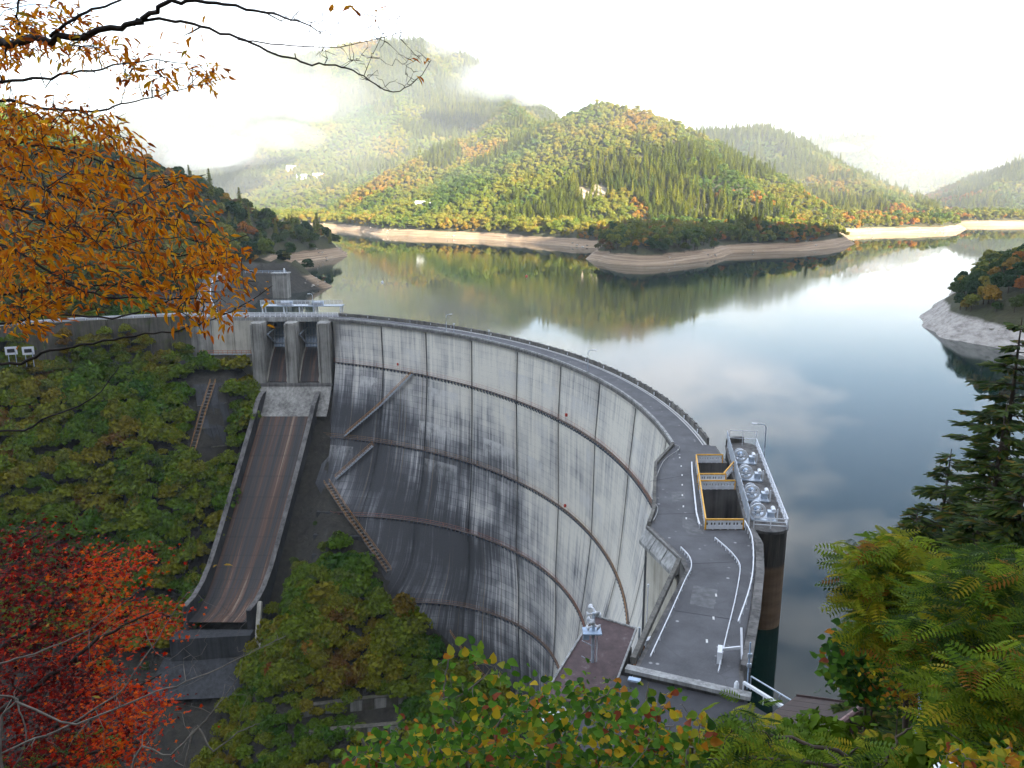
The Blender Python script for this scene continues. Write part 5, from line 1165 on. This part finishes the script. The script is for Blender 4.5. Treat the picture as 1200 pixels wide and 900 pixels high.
# --- the orange tree leaning in from the left
ot = Plant('orange_tree', (-5.6, 4.2, float(height(np.array([-5.6]), np.array([4.2]))[0]) - .3), 'orange leaved tree leaning in from the left edge over the view', 'tree', M['bark'])
gb = ot.base; ot.limb([gb, gb + Vector((.1, .1, 1.6)), gb + Vector((.35, .3, 3.2)), PD(-330, 250, 5.6)], .19, .12, 'trunk')
Fk = PD(-330, 250, 5.6)
ot.limb([Fk, PD(-190, 90, 5.4), PD(-60, 55, 5.2), PD(0, 47, 5.1), PD(70, 45, 5.0), PD(130, 33, 5.0), PD(172, 22, 5.0), PD(195, 5, 4.9), PD(240, 2, 4.9), PD(300, 12, 4.9), PD(340, 22, 4.9), PD(376, 37, 4.9)], .036, .003)
ot.limb([PD(150, 27, 5.0), PD(185, 22, 5.0), PD(235, 30, 5.0), PD(285, 47, 5.0), PD(330, 65, 5.0), PD(365, 74, 5.0), PD(400, 78, 5.0), PD(432, 94, 5.0), PD(462, 108, 5.0), PD(490, 92, 5.0), PD(505, 70, 5.0)], .011, .002)
ot.limb([PD(280, 46, 5.0), PD(330, 52, 4.9), PD(390, 55, 4.9), PD(430, 48, 4.8), PD(478, 36, 4.8)], .005, .0015)
ot.limb([PD(60, 42, 5.0), PD(95, 18, 5.0), PD(130, 4, 5.1), PD(170, -10, 5.1)], .012, .005)
ot.limb([PD(22, 46, 5.1), PD(20, 20, 5.1), PD(24, -15, 5.1)], .011, .006)
ot.limb([Fk, PD(-200, 150, 5.5), PD(-80, 110, 5.5), PD(0, 96, 5.4), PD(60, 90, 5.3), PD(120, 80, 5.3), PD(180, 70, 5.2), PD(235, 78, 5.2)], .02, .002)
ot.limb([Fk, PD(-180, 160, 5.8), PD(-60, 125, 5.8), PD(0, 117, 5.7), PD(55, 127, 5.7), PD(110, 130, 5.6), PD(150, 120, 5.6), PD(200, 108, 5.5), PD(262, 92, 5.5)], .02, .002)
for tail in ([(0, 205), (60, 225), (120, 245), (180, 255), (250, 262)], [(0, 240), (60, 262), (120, 270), (170, 285), (215, 300)], [(0, 300), (70, 285), (140, 290), (210, 300), (290, 275)], [(0, 170), (60, 172), (120, 190), (170, 210), (240, 205)],
             [(0, 345), (60, 330), (120, 335), (190, 320), (260, 312), (300, 320)], [(0, 425), (50, 415), (110, 402), (170, 392), (220, 385), (270, 365), (320, 335)], [(0, 505), (60, 488), (110, 465), (140, 430)], [(0, 285), (50, 315), (110, 345), (180, 350), (250, 350)], [(0, 378), (60, 368), (130, 372), (200, 352), (255, 330), (300, 330)]):
    d = 5.2 + 1.6 * RNG.random(); ot.limb([Fk, PD(-200, 250 + .35 * (tail[0][1] - 250), d), PD(-90, 250 + .75 * (tail[0][1] - 250), d)] + [PD(x, y, d) for x, y in tail], .018, .003)
def twig_leaves(pl, tgt, k, size, cols, w, r=.004, droop=-.25, sag=.12, spread=.05):
    pts, dr = pl.twig(tgt, r, sag); n = k; t = RNG.random(n) ** .7; i = np.minimum((t * 3).astype(int), 2); A = np.array([tuple(p) for p in pts])
    pos = A[i] + (A[i + 1] - A[i]) * (t * 3 - i)[:, None] + RNG.normal(size=(n, 3)) * spread
    ax = np.array(tuple(dr)) + RNG.normal(size=(n, 3)) * np.array([.6, .6, .35]) + np.array([0, 0, droop]); nor = np.array([0, 0, 1.0]) + RNG.normal(size=(n, 3)) * .45 + np.array([0, -.7, 0])
    pl.leaves(pos, ax, nor, size * (.65 + .6 * RNG.random(n)), pick(cols, w, n))
dense = in_poly(285, [(-20, 130), (40, 118), (110, 130), (160, 165), (200, 195), (250, 215), (240, 250), (275, 262), (250, 285), (290, 300), (230, 320), (150, 318), (60, 300), (-20, 320)])
sparse = in_poly(190, [(-20, 290), (60, 300), (150, 310), (240, 300), (300, 300), (315, 340), (265, 380), (240, 400), (200, 360), (120, 350), (60, 390), (-20, 380)])
topl = in_poly(46, [(-20, 0), (110, 0), (120, 60), (60, 75), (-20, 80)]); mid = in_poly(30, [(80, 40), (160, 45), (240, 55), (275, 92), (200, 110), (140, 100), (60, 85)])
for grp, k, sz in ((dense, 12, .068), (sparse, 8, .070), (topl, 13, .076), (mid, 9, .076)):
    o = np.argsort(grp[:, 0]); 
    for q in grp[o]: twig_leaves(ot, PD(q[0], q[1], 4.7 + 2.2 * RNG.random()), k, sz, OR_C, (5, 4, 3, 1.2, 1.5, .5))
for q in in_poly(130, [(300, 5), (380, 5), (480, 10), (500, 60), (490, 105), (440, 108), (400, 80), (340, 60)]): ot.twig(PD(q[0], q[1], 4.9 + .2 * RNG.normal()), .0022, .05)
for q in in_poly(90, [(0, 60), (150, 60), (260, 90), (200, 130), (100, 140), (0, 120)]): ot.twig(PD(q[0], q[1], 5.3 + .4 * RNG.normal()), .0022, .05)
for q in in_poly(170, [(0, 130), (100, 135), (200, 200), (270, 260), (300, 310), (200, 350), (0, 380)]): ot.twig(PD(q[0], q[1], 5.4 + .6 * RNG.normal()), .003, .08)
for q in ((425, 15), (405, 5), (450, 8), (440, 18), (503, 72), (482, 66), (490, 84), (410, 3), (385, 10)): twig_leaves(ot, PD(q[0], q[1], 4.9), 2, .075, OR_C, (5, 4, 3, 1.2, 1.5, .5), .0022, spread=.015)
ot.finish(LEAF_N, LEAF_NF, 300)

# --- the red maple at the lower left
def gz(x, y): return float(height(np.array([x]), np.array([y]))[0])
mb = Vector((-7.6, 8.2, gz(-7.6, 8.2) - .2)); mp2 = Plant('red_maple', mb, 'fiery red maple in the lower left corner', 'tree', M['bark'])
RED = [(.30, .010, .002), (.16, .004, .002), (.54, .040, .002), (.08, .003, .002), (.60, .10, .003), (.03, .004, .003)]
Fk = PD(-120, 900, 10.5); mp2.limb([mb, mb.lerp(Fk, .5) + Vector((.1, 0, .3)), Fk], .16, .10, 'trunk')
for tail in ([(-40, 800), (40, 730), (90, 670), (140, 640)], [(-30, 850), (60, 790), (130, 740), (185, 715)], [(-20, 880), (70, 850), (130, 820), (190, 790)], [(-20, 910), (60, 900), (120, 880), (165, 870)], [(-60, 760), (0, 690), (30, 640), (50, 620)]):
    d = 9.5 + 2.5 * RNG.random(); mp2.limb([Fk] + [PD(x, y, d) for x, y in tail], .06, .008)
rp_ = in_poly(470, [(-20, 640), (30, 615), (70, 635), (100, 650), (130, 640), (175, 640), (165, 670), (130, 690), (165, 715), (198, 715), (195, 745), (150, 760), (120, 790), (170, 800), (195, 830), (150, 850), (175, 880), (120, 910), (-20, 910)])
for q in rp_[np.argsort(rp_[:, 0])]:
    d = 9.2 + 3.4 * RNG.random(); tgt = PD(q[0], q[1], d); outer = q[0] > 95; pts, dr = mp2.twig(tgt, .005, .1); n = 26
    pos = np.array(tuple(tgt)) + RNG.normal(size=(n, 3)) * np.array([.22, .22, .06]); nor = np.array([0, -.25, 1.0]) + RNG.normal(size=(n, 3)) * .45; ax = RNG.normal(size=(n, 3)) * np.array([1, 1, .3]) + np.array([0, 0, -.25])
    mp2.leaves(pos, ax, nor, .075 * (.6 + .6 * RNG.random(n)), pick(RED, (4, 2, 7, .6, 5, .3) if outer else (3, 4, .8, 5, .4, 3), n))  # shade and highlights put into the colour: darker reds left, brighter ones right
mp2.finish(LEAF_M, LEAF_MF)
# --- pale bare twigs before it
bb = Vector((-3.2, 4.6, gz(-3.2, 4.6) - .2)); bt = Plant('bare_shrub', bb, 'leafless shrub with thin pale grey branches in the lower left', 'shrub', M['bark_grey'])
for path in ([(-60, 960), (0, 885), (70, 855), (135, 815), (160, 785), (190, 740), (215, 700), (228, 690)], [(0, 885), (90, 850), (170, 815), (230, 795), (300, 762), (335, 745)], [(150, 935), (200, 885), (235, 850), (262, 818), (278, 795)], [(-60, 800), (0, 778), (50, 762), (105, 738), (135, 714), (165, 690)], [(0, 815), (25, 840), (30, 870), (10, 910)], [(215, 900), (250, 880), (285, 855), (305, 848)]):
    d = 6.2 + RNG.random(); bt.limb([bb + Vector((0, 0, .4)) if path[0][1] > 850 else PD(-160, 860, 6.5)] + [PD(x, y, d) for x, y in path], .012, .0025)
for q in in_poly(80, [(0, 740), (120, 720), (230, 690), (330, 740), (300, 850), (230, 890), (60, 895), (0, 880)]): bt.twig(PD(q[0], q[1], 6.5 + .3 * RNG.normal()), .002, .05)
bt.leaves([tuple(PD(x, y, 6.4)) for x, y in ((55, 735), (255, 662), (262, 662), (165, 835), (118, 818), (88, 780))], RNG.normal(size=(6, 3)), np.tile([0, -.4, 1.0], (6, 1)), np.full(6, .07), np.tile([.35, .22, .03], (6, 1)))
bt.finish(LEAF_N, LEAF_NF)

# --- broad leaved shrub along the bottom
GR = [(.055, .14, .012), (.085, .19, .016), (.14, .22, .018), (.035, .09, .015), (.42, .30, .015), (.40, .16, .015), (.22, .05, .02), (.26, .25, .02)]
def leafy(name, base, label, poly, n, k, d0, d1, size, w, limbs, bark, singles, T=LEAF_R, TF=LEAF_RF, cols=GR, spread=.08, droop=-.1, rr=.02):
    pl = Plant(name, base, label, 'shrub', bark)
    for path, d in limbs: pl.limb([Vector(base)] + [PD(x, y, d) for x, y in path], rr, .004, 'stem')
    g = in_poly(n, poly)
    for q in g[np.argsort(-g[:, 1])]: twig_leaves(pl, PD(q[0], q[1], d0 + (d1 - d0) * RNG.random()), k, size, cols, w, .003, droop, .1, spread)
    pl.finish(T, TF, singles); return pl
leafy('broadleaf_shrub', (.0, 4.6, gz(0, 4.6) - .2), 'round leaved green and yellow shrub along the bottom edge', [(390, 910), (410, 888), (440, 868), (470, 856), (520, 850), (560, 842), (600, 832), (625, 806), (655, 802), (690, 812), (725, 806), (745, 826), (765, 850), (800, 876), (815, 910)], 330, 10, 4.8, 7.6, .062, (6, 6, 4, 4, 2.6, 1.4, .8, 2),
      [([(500, 940), (540, 890), (590, 840), (610, 805)], 5.6), ([(640, 920), (660, 870), (690, 830), (720, 805)], 5.4), ([(440, 930), (430, 880)], 5.6), ([(740, 930), (770, 860), (790, 850)], 5.6)], M['bark_grey'], 300)
leafy('slender_sapling', (-.55, 6.4, gz(-.55, 6.4) - .2), 'slender sapling with pale stem and few leaves left of the bottom shrub', [(495, 800), (510, 755), (545, 745), (585, 775), (600, 800), (560, 830), (510, 835)], 26, 6, 6.2, 7.0, .085, (5, 5, 4, 3, 3, 2, 1, 2),
      [([(535, 940), (527, 870), (521, 830), (522, 790), (530, 755)], 6.6), ([(545, 920), (538, 870), (525, 830), (560, 800), (580, 780)], 6.6)], M['bark_grey'], 0, spread=.05)
leafy('edge_sapling', (1.3, 5.2, gz(1.3, 5.2) - .2), 'sparse leafy sprigs in front of the dark lower road', [(745, 850), (760, 800), (765, 790), (785, 815), (825, 850), (835, 905), (740, 905)], 22, 6, 5.2, 6.2, .075, (3, 3, 4, 2, 4, 4, 2, 3),
      [([(770, 940), (758, 880), (757, 830), (760, 800)], 5.8), ([(800, 940), (815, 880), (820, 850)], 5.8)], M['bark_grey'], 0, spread=.05)

# --- feathery leaved trees on the right
FC = [(.085, .150, .008), (.15, .21, .010), (.23, .255, .012), (.032, .068, .008), (.30, .25, .012), (.28, .12, .015)]
def feathery(name, base, label, poly, n, k, d0, d1, size, limbs, w=(5, 5, 3, 4, 1.5, .4), r0=.12):
    pl = Plant(name, base, label, 'tree', M['wood'])
    for path, d in limbs: pl.limb([Vector(base)] + [PD(x, y, d) for x, y in path], r0, .012, 'branch')
    g = in_poly(n, poly)
    for q in g[np.argsort(-g[:, 1])]:
        d = d0 + (d1 - d0) * RNG.random(); tgt = PD(q[0], q[1], d); pts, dr = pl.twig(tgt, .010, .1); m = k; az = RNG.random(m) * 6.283
        ax = np.stack([np.cos(az), np.sin(az), -.15 + .25 * RNG.normal(size=m)], 1); pos = np.array(tuple(tgt)) + RNG.normal(size=(m, 3)) * .14; nor = np.array([0, -.15, 1.0]) + RNG.normal(size=(m, 3)) * .22
        pl.leaves(pos, ax, nor, size * (.7 + .5 * RNG.random(m)), pick(FC, w, m))
    pl.finish(FROND, FRONDF); return pl
def under(px, py, d, dz=0):
    p = PD(px, py, d); return Vector((p.x, p.y, gz(p.x, p.y) - .3))
feathery('silk_tree', under(1060, 860, 24), 'feathery leaved tree hanging over the water right of the tower', [(985, 690), (1000, 640), (1045, 622), (1085, 648), (1110, 690), (1095, 740), (1050, 760), (1010, 745)], 150, 8, 20, 26, .72,
         [([(1060, 810), (1040, 730), (1010, 660)], 23), ([(1075, 800), (1085, 730), (1070, 660)], 24)], (3, 6, 6, 2, 4, .8))
feathery('silk_tree', under(1150, 860, 17), 'large feathery leaved tree filling the right lower corner', [(1060, 760), (1085, 700), (1120, 655), (1160, 640), (1210, 650), (1210, 850), (1130, 870), (1085, 830)], 230, 8, 14, 21, .58,
         [([(1130, 820), (1120, 740), (1130, 680)], 17), ([(1140, 840), (1190, 780), (1215, 720)], 16), ([(1120, 830), (1095, 760), (1075, 750)], 16)], (6, 5, 2, 6, 1, .6))
feathery('silk_tree', under(1190, 900, 11), 'feathery bush rising from the bottom right edge', [(1090, 850), (1120, 800), (1160, 780), (1215, 770), (1215, 880), (1130, 895)], 90, 7, 10, 14, .46, [([(1160, 880), (1140, 830), (1125, 810)], 12), ([(1185, 880), (1195, 820), (1200, 790)], 12)], (5, 6, 4, 3, 2, .5), .05)
feathery('silk_tree', under(1010, 930, 12.5), 'sparse feathery branches hanging in front of the brown roof', [(800, 885), (835, 850), (870, 838), (905, 850), (950, 850), (1000, 865), (1060, 850), (1090, 905), (800, 910)], 26, 6, 10.5, 13.5, .42,
         [([(1000, 900), (940, 870), (880, 855), (840, 850)], 12), ([(990, 910), (900, 890), (820, 890)], 12), ([(1030, 910), (1050, 870), (1070, 850)], 12)], r0=.05)
leafy('glossy_shrub', under(1020, 800, 30), 'dark glossy green bush at the water edge behind the brown roof', [(975, 790), (985, 745), (1005, 725), (1050, 735), (1060, 800), (1020, 815), (985, 810)], 90, 16, 27, 31, .30, (3, 2, .6, 6, .3, .2, .1, .5), [([(1015, 790), (1005, 750)], 29), ([(1030, 790), (1040, 750)], 29)], M['wood'], 0, spread=.35, rr=.08)
leafy('golden_shrub', under(1060, 800, 24), 'small bush with golden yellow leaves above the blue hose', [(1040, 770), (1060, 785), (1075, 800), (1060, 830), (1035, 820), (1030, 790)], 26, 10, 22, 25, .17, (1, 1, 2, 1, 5, 3, 1, 3), [([(1055, 800)], 23.5)], M['wood'], 0, spread=.25, rr=.05)
leafy('yellow_sprig', under(1150, 905, 8), 'bright yellow leaves in the bottom right corner', [(1095, 880), (1130, 868), (1170, 870), (1210, 880), (1210, 910), (1090, 910)], 24, 7, 7.4, 8.6, .10, (.6, .6, 1, .3, 6, 3, .5, 2), [([(1130, 900), (1110, 885)], 8), ([(1170, 900), (1190, 885)], 8)], M['bark_grey'], 0, spread=.07)
# --- conifers on the right
def fir(base, h, rad, label, n=5200, lean=(0, 0), name='fir_tree'):
    base = Vector(base); r = empty(name, base); tag(r, label, 'tree'); tr = MB(); tr.tube([base, base + Vector((lean[0] * .5, lean[1] * .5, h * .5)), base + Vector((lean[0], lean[1], h))], [h * .018, h * .011, .02], 8)
    P0 = []; AX = []; NO = []; SZ = []; CO = []; zz = h * .12
    while zz < h * .985:
        f = zz / h; lev = rad * (1 - f) ** .8 + .15; nb = max(4, int(8 - 3 * f)); a0 = RNG.random() * 6.28
        for b in range(nb):
            a = a0 + b * 6.283 / nb + .3 * RNG.normal(); l = lev * (.65 + .5 * RNG.random()); c = base + Vector((lean[0] * f, lean[1] * f, zz + .2 * RNG.normal()))
            up = .25 * f; e = c + Vector((l * math.cos(a), l * math.sin(a), l * (up - .22))); m = c.lerp(e, .5) + Vector((0, 0, .06 * l)); tr.tube([c, m, e], [.035, .022, .008], 4)
            k = max(14, int(l * 46)); t = .18 + .82 * RNG.random(k); q = np.array([tuple(c)]) * ((1 - t) ** 2)[:, None] + np.array([tuple(m)]) * (2 * t * (1 - t))[:, None] + np.array([tuple(e)]) * (t ** 2)[:, None]
            sp_ = (RNG.random(k) - .5) * 1.4; sid = np.array([-math.sin(a), math.cos(a), 0]); P0.append(q + sid * (sp_ * .30 * l * (1.1 - t))[:, None] + np.array([0, 0, 1]) * (-.10 * np.abs(sp_) * l * .4)[:, None]); AX.append(np.array([math.cos(a), math.sin(a), -.1]) + sid * (sp_ * 1.4)[:, None] + RNG.normal(size=(k, 3)) * .15)
            NO.append(np.array([0, 0, 1]) + RNG.normal(size=(k, 3)) * .35); SZ.append(.55 * (.7 + .6 * RNG.random(k)) * (.9)); CO.append(pick([(.036, .070, .013), (.060, .095, .014), (.095, .115, .015), (.024, .046, .012), (.16, .11, .016)], (4, 4, 3, 2, .8), k))
        zz += h * .034 * (1.25 - .6 * f)
    child(tr.build('trunk', M['wood']), r); V, F, c = scatter(np.array([[0, 0, 0], [.35, .17, .03], [1, .06, -.05], [1.05, -.05, -.05], [.4, -.17, .03]]), np.array([[0, 1, 2, 3, 4]]), *[np.concatenate(q) for q in (P0, AX, NO, SZ)], np.concatenate(CO))
    o = child(link('crown', mesh_np('crown', V, F, M['leaf'], c)), r); return r
def fir_at(px, top_y, base_y, d, rad, label, lean=(0, 0), name='fir_tree'):
    t = PD(px, top_y, d); b = Vector((t.x, t.y, min(gz(t.x, t.y), PD(px, base_y, d).z))); return fir(b, t.z - b.z, rad, label, lean=lean, name=name)
fir_at(1111, 526, 700, 46, 6.8, 'dark fir standing against the lake on the right', (.2, 0))
fir_at(1212, 372, 640, 40, 8.0, 'tall dark conifer rising along the right edge', (-.6, 0))
fir_at(1178, 470, 680, 37, 6.0, 'conifer just left of the tall one at the right edge', (.1, 0))
fir_at(1205, 540, 700, 30, 5.0, 'broad conifer in front at the right edge')
fir_at(1075, 600, 720, 44, 4.0, 'small conifer just left of the fir against the lake')
fir_at(1150, 590, 720, 34, 4.6, 'low conifer under the fir beside the feathery tree')
# hose and pipe
hp = smooth([PD(1078, 778, 21), PD(1076, 800, 20.4), PD(1079, 830, 19.6), PD(1073, 862, 19)], 5); o = MB().tube(hp, .055, 8).build('hose', M['pipe'], smooth=True); tag(o, 'blue grey hose hanging down among the right hand leaves', 'hose')
vp = PD(1112, 893, 9); vent = empty('roof_vent', vp); tag(vent, 'ribbed white cowl at the bottom edge on the right', 'vent')
for i in range(7): child(MB().tube([vp + Vector((-.15 + .05 * i, 0, -.5)), vp + Vector((-.13 + .043 * i, 0, -.02 - .012 * abs(i - 3) ** 1.5)), vp + Vector((-.12 + .04 * i, .06, -.03 - .012 * abs(i - 3) ** 1.5))], [.025, .022, .012], 6).build('fin', M['white']), vent)
wsd = P(655, 838, z=-4); r = empty('white_cabinet', wsd); tag(r, 'pale cabinet roof glimpsed through the bottom shrub', 'cabinet'); child(MB().box(wsd, (2.4, 2.4, .25), -.4).build('roof', M['white'], bevel=.05), r); child(MB().box(wsd + Vector((0, 0, -1.6)), (2.1, 2.1, 3), -.4).build('body', M['kerb_pale']), r)

# --- green cover of the gorge slopes
def cover(name, spacing, cond, smin, smax, label, box):
    x, y = forest_points(spacing, *box); z = height(x, y); rel = np.stack([x - T0[0], y - T0[1]], -1); a = rel @ CAMAX; n = rel @ NAX; px, py, d = seen(x, y, z); ok = cond(x, y, z, a, n, px, py); x, y, z = x[ok], y[ok], z[ok]
    fr_ = np.hypot(x - CX, y - CY); ph = np.arctan2(y - CY, x - CX); rf = np.array([face_r(p, max(.6, -q)) if -.3 < p < 1.2 else 200 for p, q in zip(ph, z)]); k = fr_ < rf - 1.5; x, y, z = x[k], y[k], z[k]
    sc = smin + (smax - smin) * RNG.random(len(x)); print(name, len(x)); return x, y, z, sc
offch = lambda x, y: np.abs(x - np.interp(y, [150, 187, 217, 240], [-80, -70, -62.8, -62.8]))
x, y, z, sc = cover('left', 1.9, lambda x, y, z, a, n, px, py: (n > 36) & (n < 122) & (offch(x, y) > 9.5) & (x < -60) & (y < 230) & ~((px > 218) & (px < 272) & (py > 440) & (py < 540)) & (py < 760), .45, 1.7, '', (-230, -60, 90, 228))
gn_forest('left_slope_cover', np.stack([x, y, z - .2], 1), PROT['vine'], M['vine'], sc, 'dense green vines and bushes covering the slope left of the chute')
x, y, z, sc = cover('low', 2.0, lambda x, y, z, a, n, px, py: (n > -30) & (n < 40) & (a > 40) & (px > -40) & (px < 560) & (py > 700) & (offch(x, y) > 9.5) & (RNG.random(len(x)) < .75), .5, 1.1, '', (-170, -20, 60, 182))
gn_forest('gorge_floor_cover', np.stack([x, y, z - .2], 1), PROT['vine'], M['vine'], sc, 'scrub on the dark gorge floor below the chute')
x, y, z, sc = cover('mid', 1.9, lambda x, y, z, a, n, px, py: (n > 4) & (n < 46) & (offch(x, y) > 10.5) & (y > 130) & (py > 640) & ~((py > 815) & (px < 480)), .4, 1.6, '', (-62, 0, 130, 215))
gn_forest('middle_slope_cover', np.stack([x, y, z - .2], 1), PROT['vine'], M['vine'], sc, 'green and rusty bushes on the slope between dam and chute')
x, y, z, sc = cover('right', 1.7, lambda x, y, z, a, n, px, py: (z > -4) & (px > 900) & (px < 1260) & (y > 22) & ~((x < 27) & (y < 62) & (y > 30) & (x > -2)), .35, .7, '', (12, 120, 15, 140))
gn_forest('right_bank_cover', np.stack([x, y, z - .2], 1), PROT['fine'], M['vine'], sc * 2.2, 'undergrowth on the right bank slope below the conifers')
x, y, z, sc = cover('below', 1.5, lambda x, y, z, a, n, px, py: (z > -60) & (y < 54) & (x > -60) & (x < 8) & (y > 6) & (py > 700), .3, .6, '', (-60, 12, 5, 60))
gn_forest('near_slope_cover', np.stack([x, y, z - .2], 1), PROT['fine'], M['vine'], sc * 1.6, 'undergrowth on the steep slope under the viewpoint')
x, y, z, sc = cover('wall', 3.0, lambda x, y, z, a, n, px, py: (n > 118) & (n < 175) & (x < -94) & (x > -230) & (a > 20) & (px > -40), .8, 1.6, '', (-230, -94, 150, 262))
gn_forest('bank_shrubs', np.stack([x, y, np.where(z < -5, z, z)], 1), PROT['vine'], M['vine'], sc, 'bushes along the retaining wall behind the orange leaves')
# small trees among the bushes, and growth over the bank wall
x, y, z, sc = cover('saplings', 5.5, lambda x, y, z, a, n, px, py: (n > 20) & (n < 118) & (offch(x, y) > 12) & (x < -15) & (y < 222) & ~((px > 200) & (px < 290) & (py < 560)) & (py > 430) & (py < 800) & (RNG.random(len(x)) < .7), .22, .5, '', (-230, -15, 90, 222))
h_ = len(x) // 4; gn_forest('slope_saplings', np.stack([x, y, z - .2], 1)[h_:], PROT['broad'] + PROT['dark'], M['broad'], sc[h_:], 'young trees standing among the bushes of the gorge slopes'); gn_forest('rusty_saplings', np.stack([x, y, z - .2], 1)[:h_], PROT['autumn'], M['autumn'], sc[:h_] * .9, 'rust coloured saplings among the bushes of the gorge slopes')
wl_t = RNG.random(420); wl_p = [np.array([-92.5, 231.0]), np.array([-118, 222.0]), np.array([-150, 204.0]), np.array([-190, 180.0])]; wx = np.interp(wl_t, [0, .27, .64, 1], [p[0] for p in wl_p]); wy = np.interp(wl_t, [0, .27, .64, 1], [p[1] for p in wl_p]) - 1.2 - 1.5 * RNG.random(420); wz = -12.5 + 9 * RNG.random(420) ** 1.6 * (vnoise(wl_t * 14, wl_t * 3 + 2) > .4)
gn_forest('wall_creeper', np.stack([wx, wy, wz], 1), PROT['vine'], M['vine'], .4 + .6 * RNG.random(420), 'creepers climbing the retaining wall on the left bank')
for px, py, s, lb in ((205, 520, 1.5, 'bushy green shrub left of the rusty stair'), (150, 560, 1.7, 'largest rounded bush on the green left slope'), (262, 598, 1.2, 'yellowish bush overhanging the left chute wall'), (232, 655, 1.5, 'green bush at the lower left chute wall'), (180, 470, 1.4, 'bush under the retaining wall on the left slope'), (350, 690, 1.7, 'yellow green bush right of the chute end'), (420, 700, 1.8, 'bushy green shrub under the foot of the orange stair'), (470, 760, 1.6, 'green shrub beside the lowest catwalk end'), (340, 770, 1.4, 'rusty bush beside the pale toe wall')):
    p = ground_at(px, py, lo=90); tree('vine', p.x, p.y, p.z, s, lb, 'shrub', 'single bushes on the gorge slopes', 'small')
p = ground_at(168, 425, lo=90); tree('autumn', p.x, p.y, p.z, .45, 'small scarlet tree at the top of the left slope', 'tree', 'small autumn trees', 'broad')

# ================================================================== air
def volume_mat(name, dens, col=(.84, .91, 1.0), an=.25):
    m = bpy.data.materials.new(name); m.use_nodes = True; t = m.node_tree; t.nodes.clear(); o = t.nodes.new('ShaderNodeOutputMaterial'); v = t.nodes.new('ShaderNodeVolumePrincipled')
    v.inputs['Density'].default_value = dens; v.inputs['Color'].default_value = (*col, 1); v.inputs['Anisotropy'].default_value = an; t.links.new(v.outputs[0], o.inputs['Volume']); return m
hz_ = MB().box((0, 1500, 172), (7000, 6400, 644)).build('haze', volume_mat('pale_haze', .0001)); tag(hz_, 'pale morning haze over the valley', kind='stuff')
import bmesh
MV = {}
def mist(px, py, Y, rx, ry, rz, depth, seed):
    """a bank of low cloud: a lumpy closed body of thin white air"""
    c = P(px, py, Y=Y); bm = bmesh.new(); bmesh.ops.create_icosphere(bm, subdivisions=4, radius=1); rr = np.random.default_rng(seed); ph = rr.random((5, 3)) * 6.28; fq = np.array([1.3, 2.3, 3.7, 6, 9]); am = np.array([.22, .16, .10, .06, .04])
    for v in bm.verts:
        d = sum(a * math.sin(f * v.co.x + p[0]) * math.sin(f * v.co.y + p[1]) * math.cos(f * v.co.z + p[2]) for a, f, p in zip(am, fq, ph)); v.co *= 1 + 1.5 * d; v.co.x *= rx; v.co.y *= ry; v.co.z *= rz
    me = bpy.data.meshes.new('mist_bank'); bm.to_mesh(me); bm.free(); k = round(depth / (2 * ry), 5)
    if k not in MV: MV[k] = volume_mat('low_cloud', k, (.86, .92, 1), .1)
    me.materials.append(MV[k]); o = link('mist_bank', me); o.location = c; return o
MS = [(230, 120, 1450, 240, 90, 64, 4, 'mist hanging over the valley at upper left'), (350, 95, 1600, 200, 80, 70, 1, 'mist hiding the left shoulder of the high mountain'), (130, 60, 1700, 280, 90, 100, 3, 'cloud filling the upper left behind the branches'),
      (300, 170, 1300, 170, 60, 36, 4, 'thin mist low in the left valley'), (600, 95, 1480, 110, 50, 34, 5, 'bright cloud lying in the saddle left of the wooded summit'), (655, 108, 1280, 70, 40, 16, 5, 'cloud wisp touching the wooded summit'), (575, 60, 1700, 150, 60, 50, 3, 'cloud on the right shoulder of the high mountain'),
      (700, 70, 1600, 180, 60, 60, 2, 'cloud behind the wooded summit'), (840, 132, 1720, 200, 60, 30, 6, 'mist behind the right hand ridge'), (930, 140, 1850, 200, 60, 26, 5, 'mist above the ridge at upper right'), (1030, 176, 2300, 150, 60, 22, 3, 'small mist patches before the farthest mountain'), (1110, 190, 2500, 150, 60, 22, 2, 'mist at the foot of the farthest mountain')]
mr_ = np.random.default_rng(5)
for i, (px, py, Y, rx, ry, rz, nl, lb) in enumerate(MS):
    for j in range(nl * 2):   # each cloud is many thin overlapping puffs
        f = .22 + .36 * mr_.random(); o = mist(px + mr_.normal() * rx * .48 * FOC / Y, py + mr_.normal() * rz * .42 * FOC / Y, Y + mr_.normal() * ry, rx * f, ry * f, rz * f * 1.7, (.10, .17, .26)[j % 3], 100 * i + j); tag(o, lb, kind='stuff')
for i, (px, py, Y, rx, ry, rz, dp, lb) in enumerate(((330, 190, 1280, 330, 120, 150, .09, 'soft bluish veil of mist filling the left valley'), (420, 110, 1520, 330, 110, 170, .03, 'soft veil of mist before the high mountain'), (520, 90, 1650, 260, 90, 150, .08, 'soft veil of mist on the right of the high mountain'), (180, 120, 1300, 300, 110, 140, .18, 'soft veil of mist behind the left wooded hill'), (960, 180, 1250, 260, 90, 90, .08, 'soft veil of mist before the right hand ridge'), (1060, 190, 1750, 420, 120, 140, .15, 'soft veil of mist before the farthest mountains'), (1180, 205, 1330, 200, 60, 80, .10, 'soft veil of mist on the hill at the right edge'), (640, 150, 1000, 330, 80, 90, .05, 'thin veil of mist before the wooded summit'))):
    tag(mist(px, py, Y, rx, ry, rz, dp, 900 + i), lb, kind='stuff')
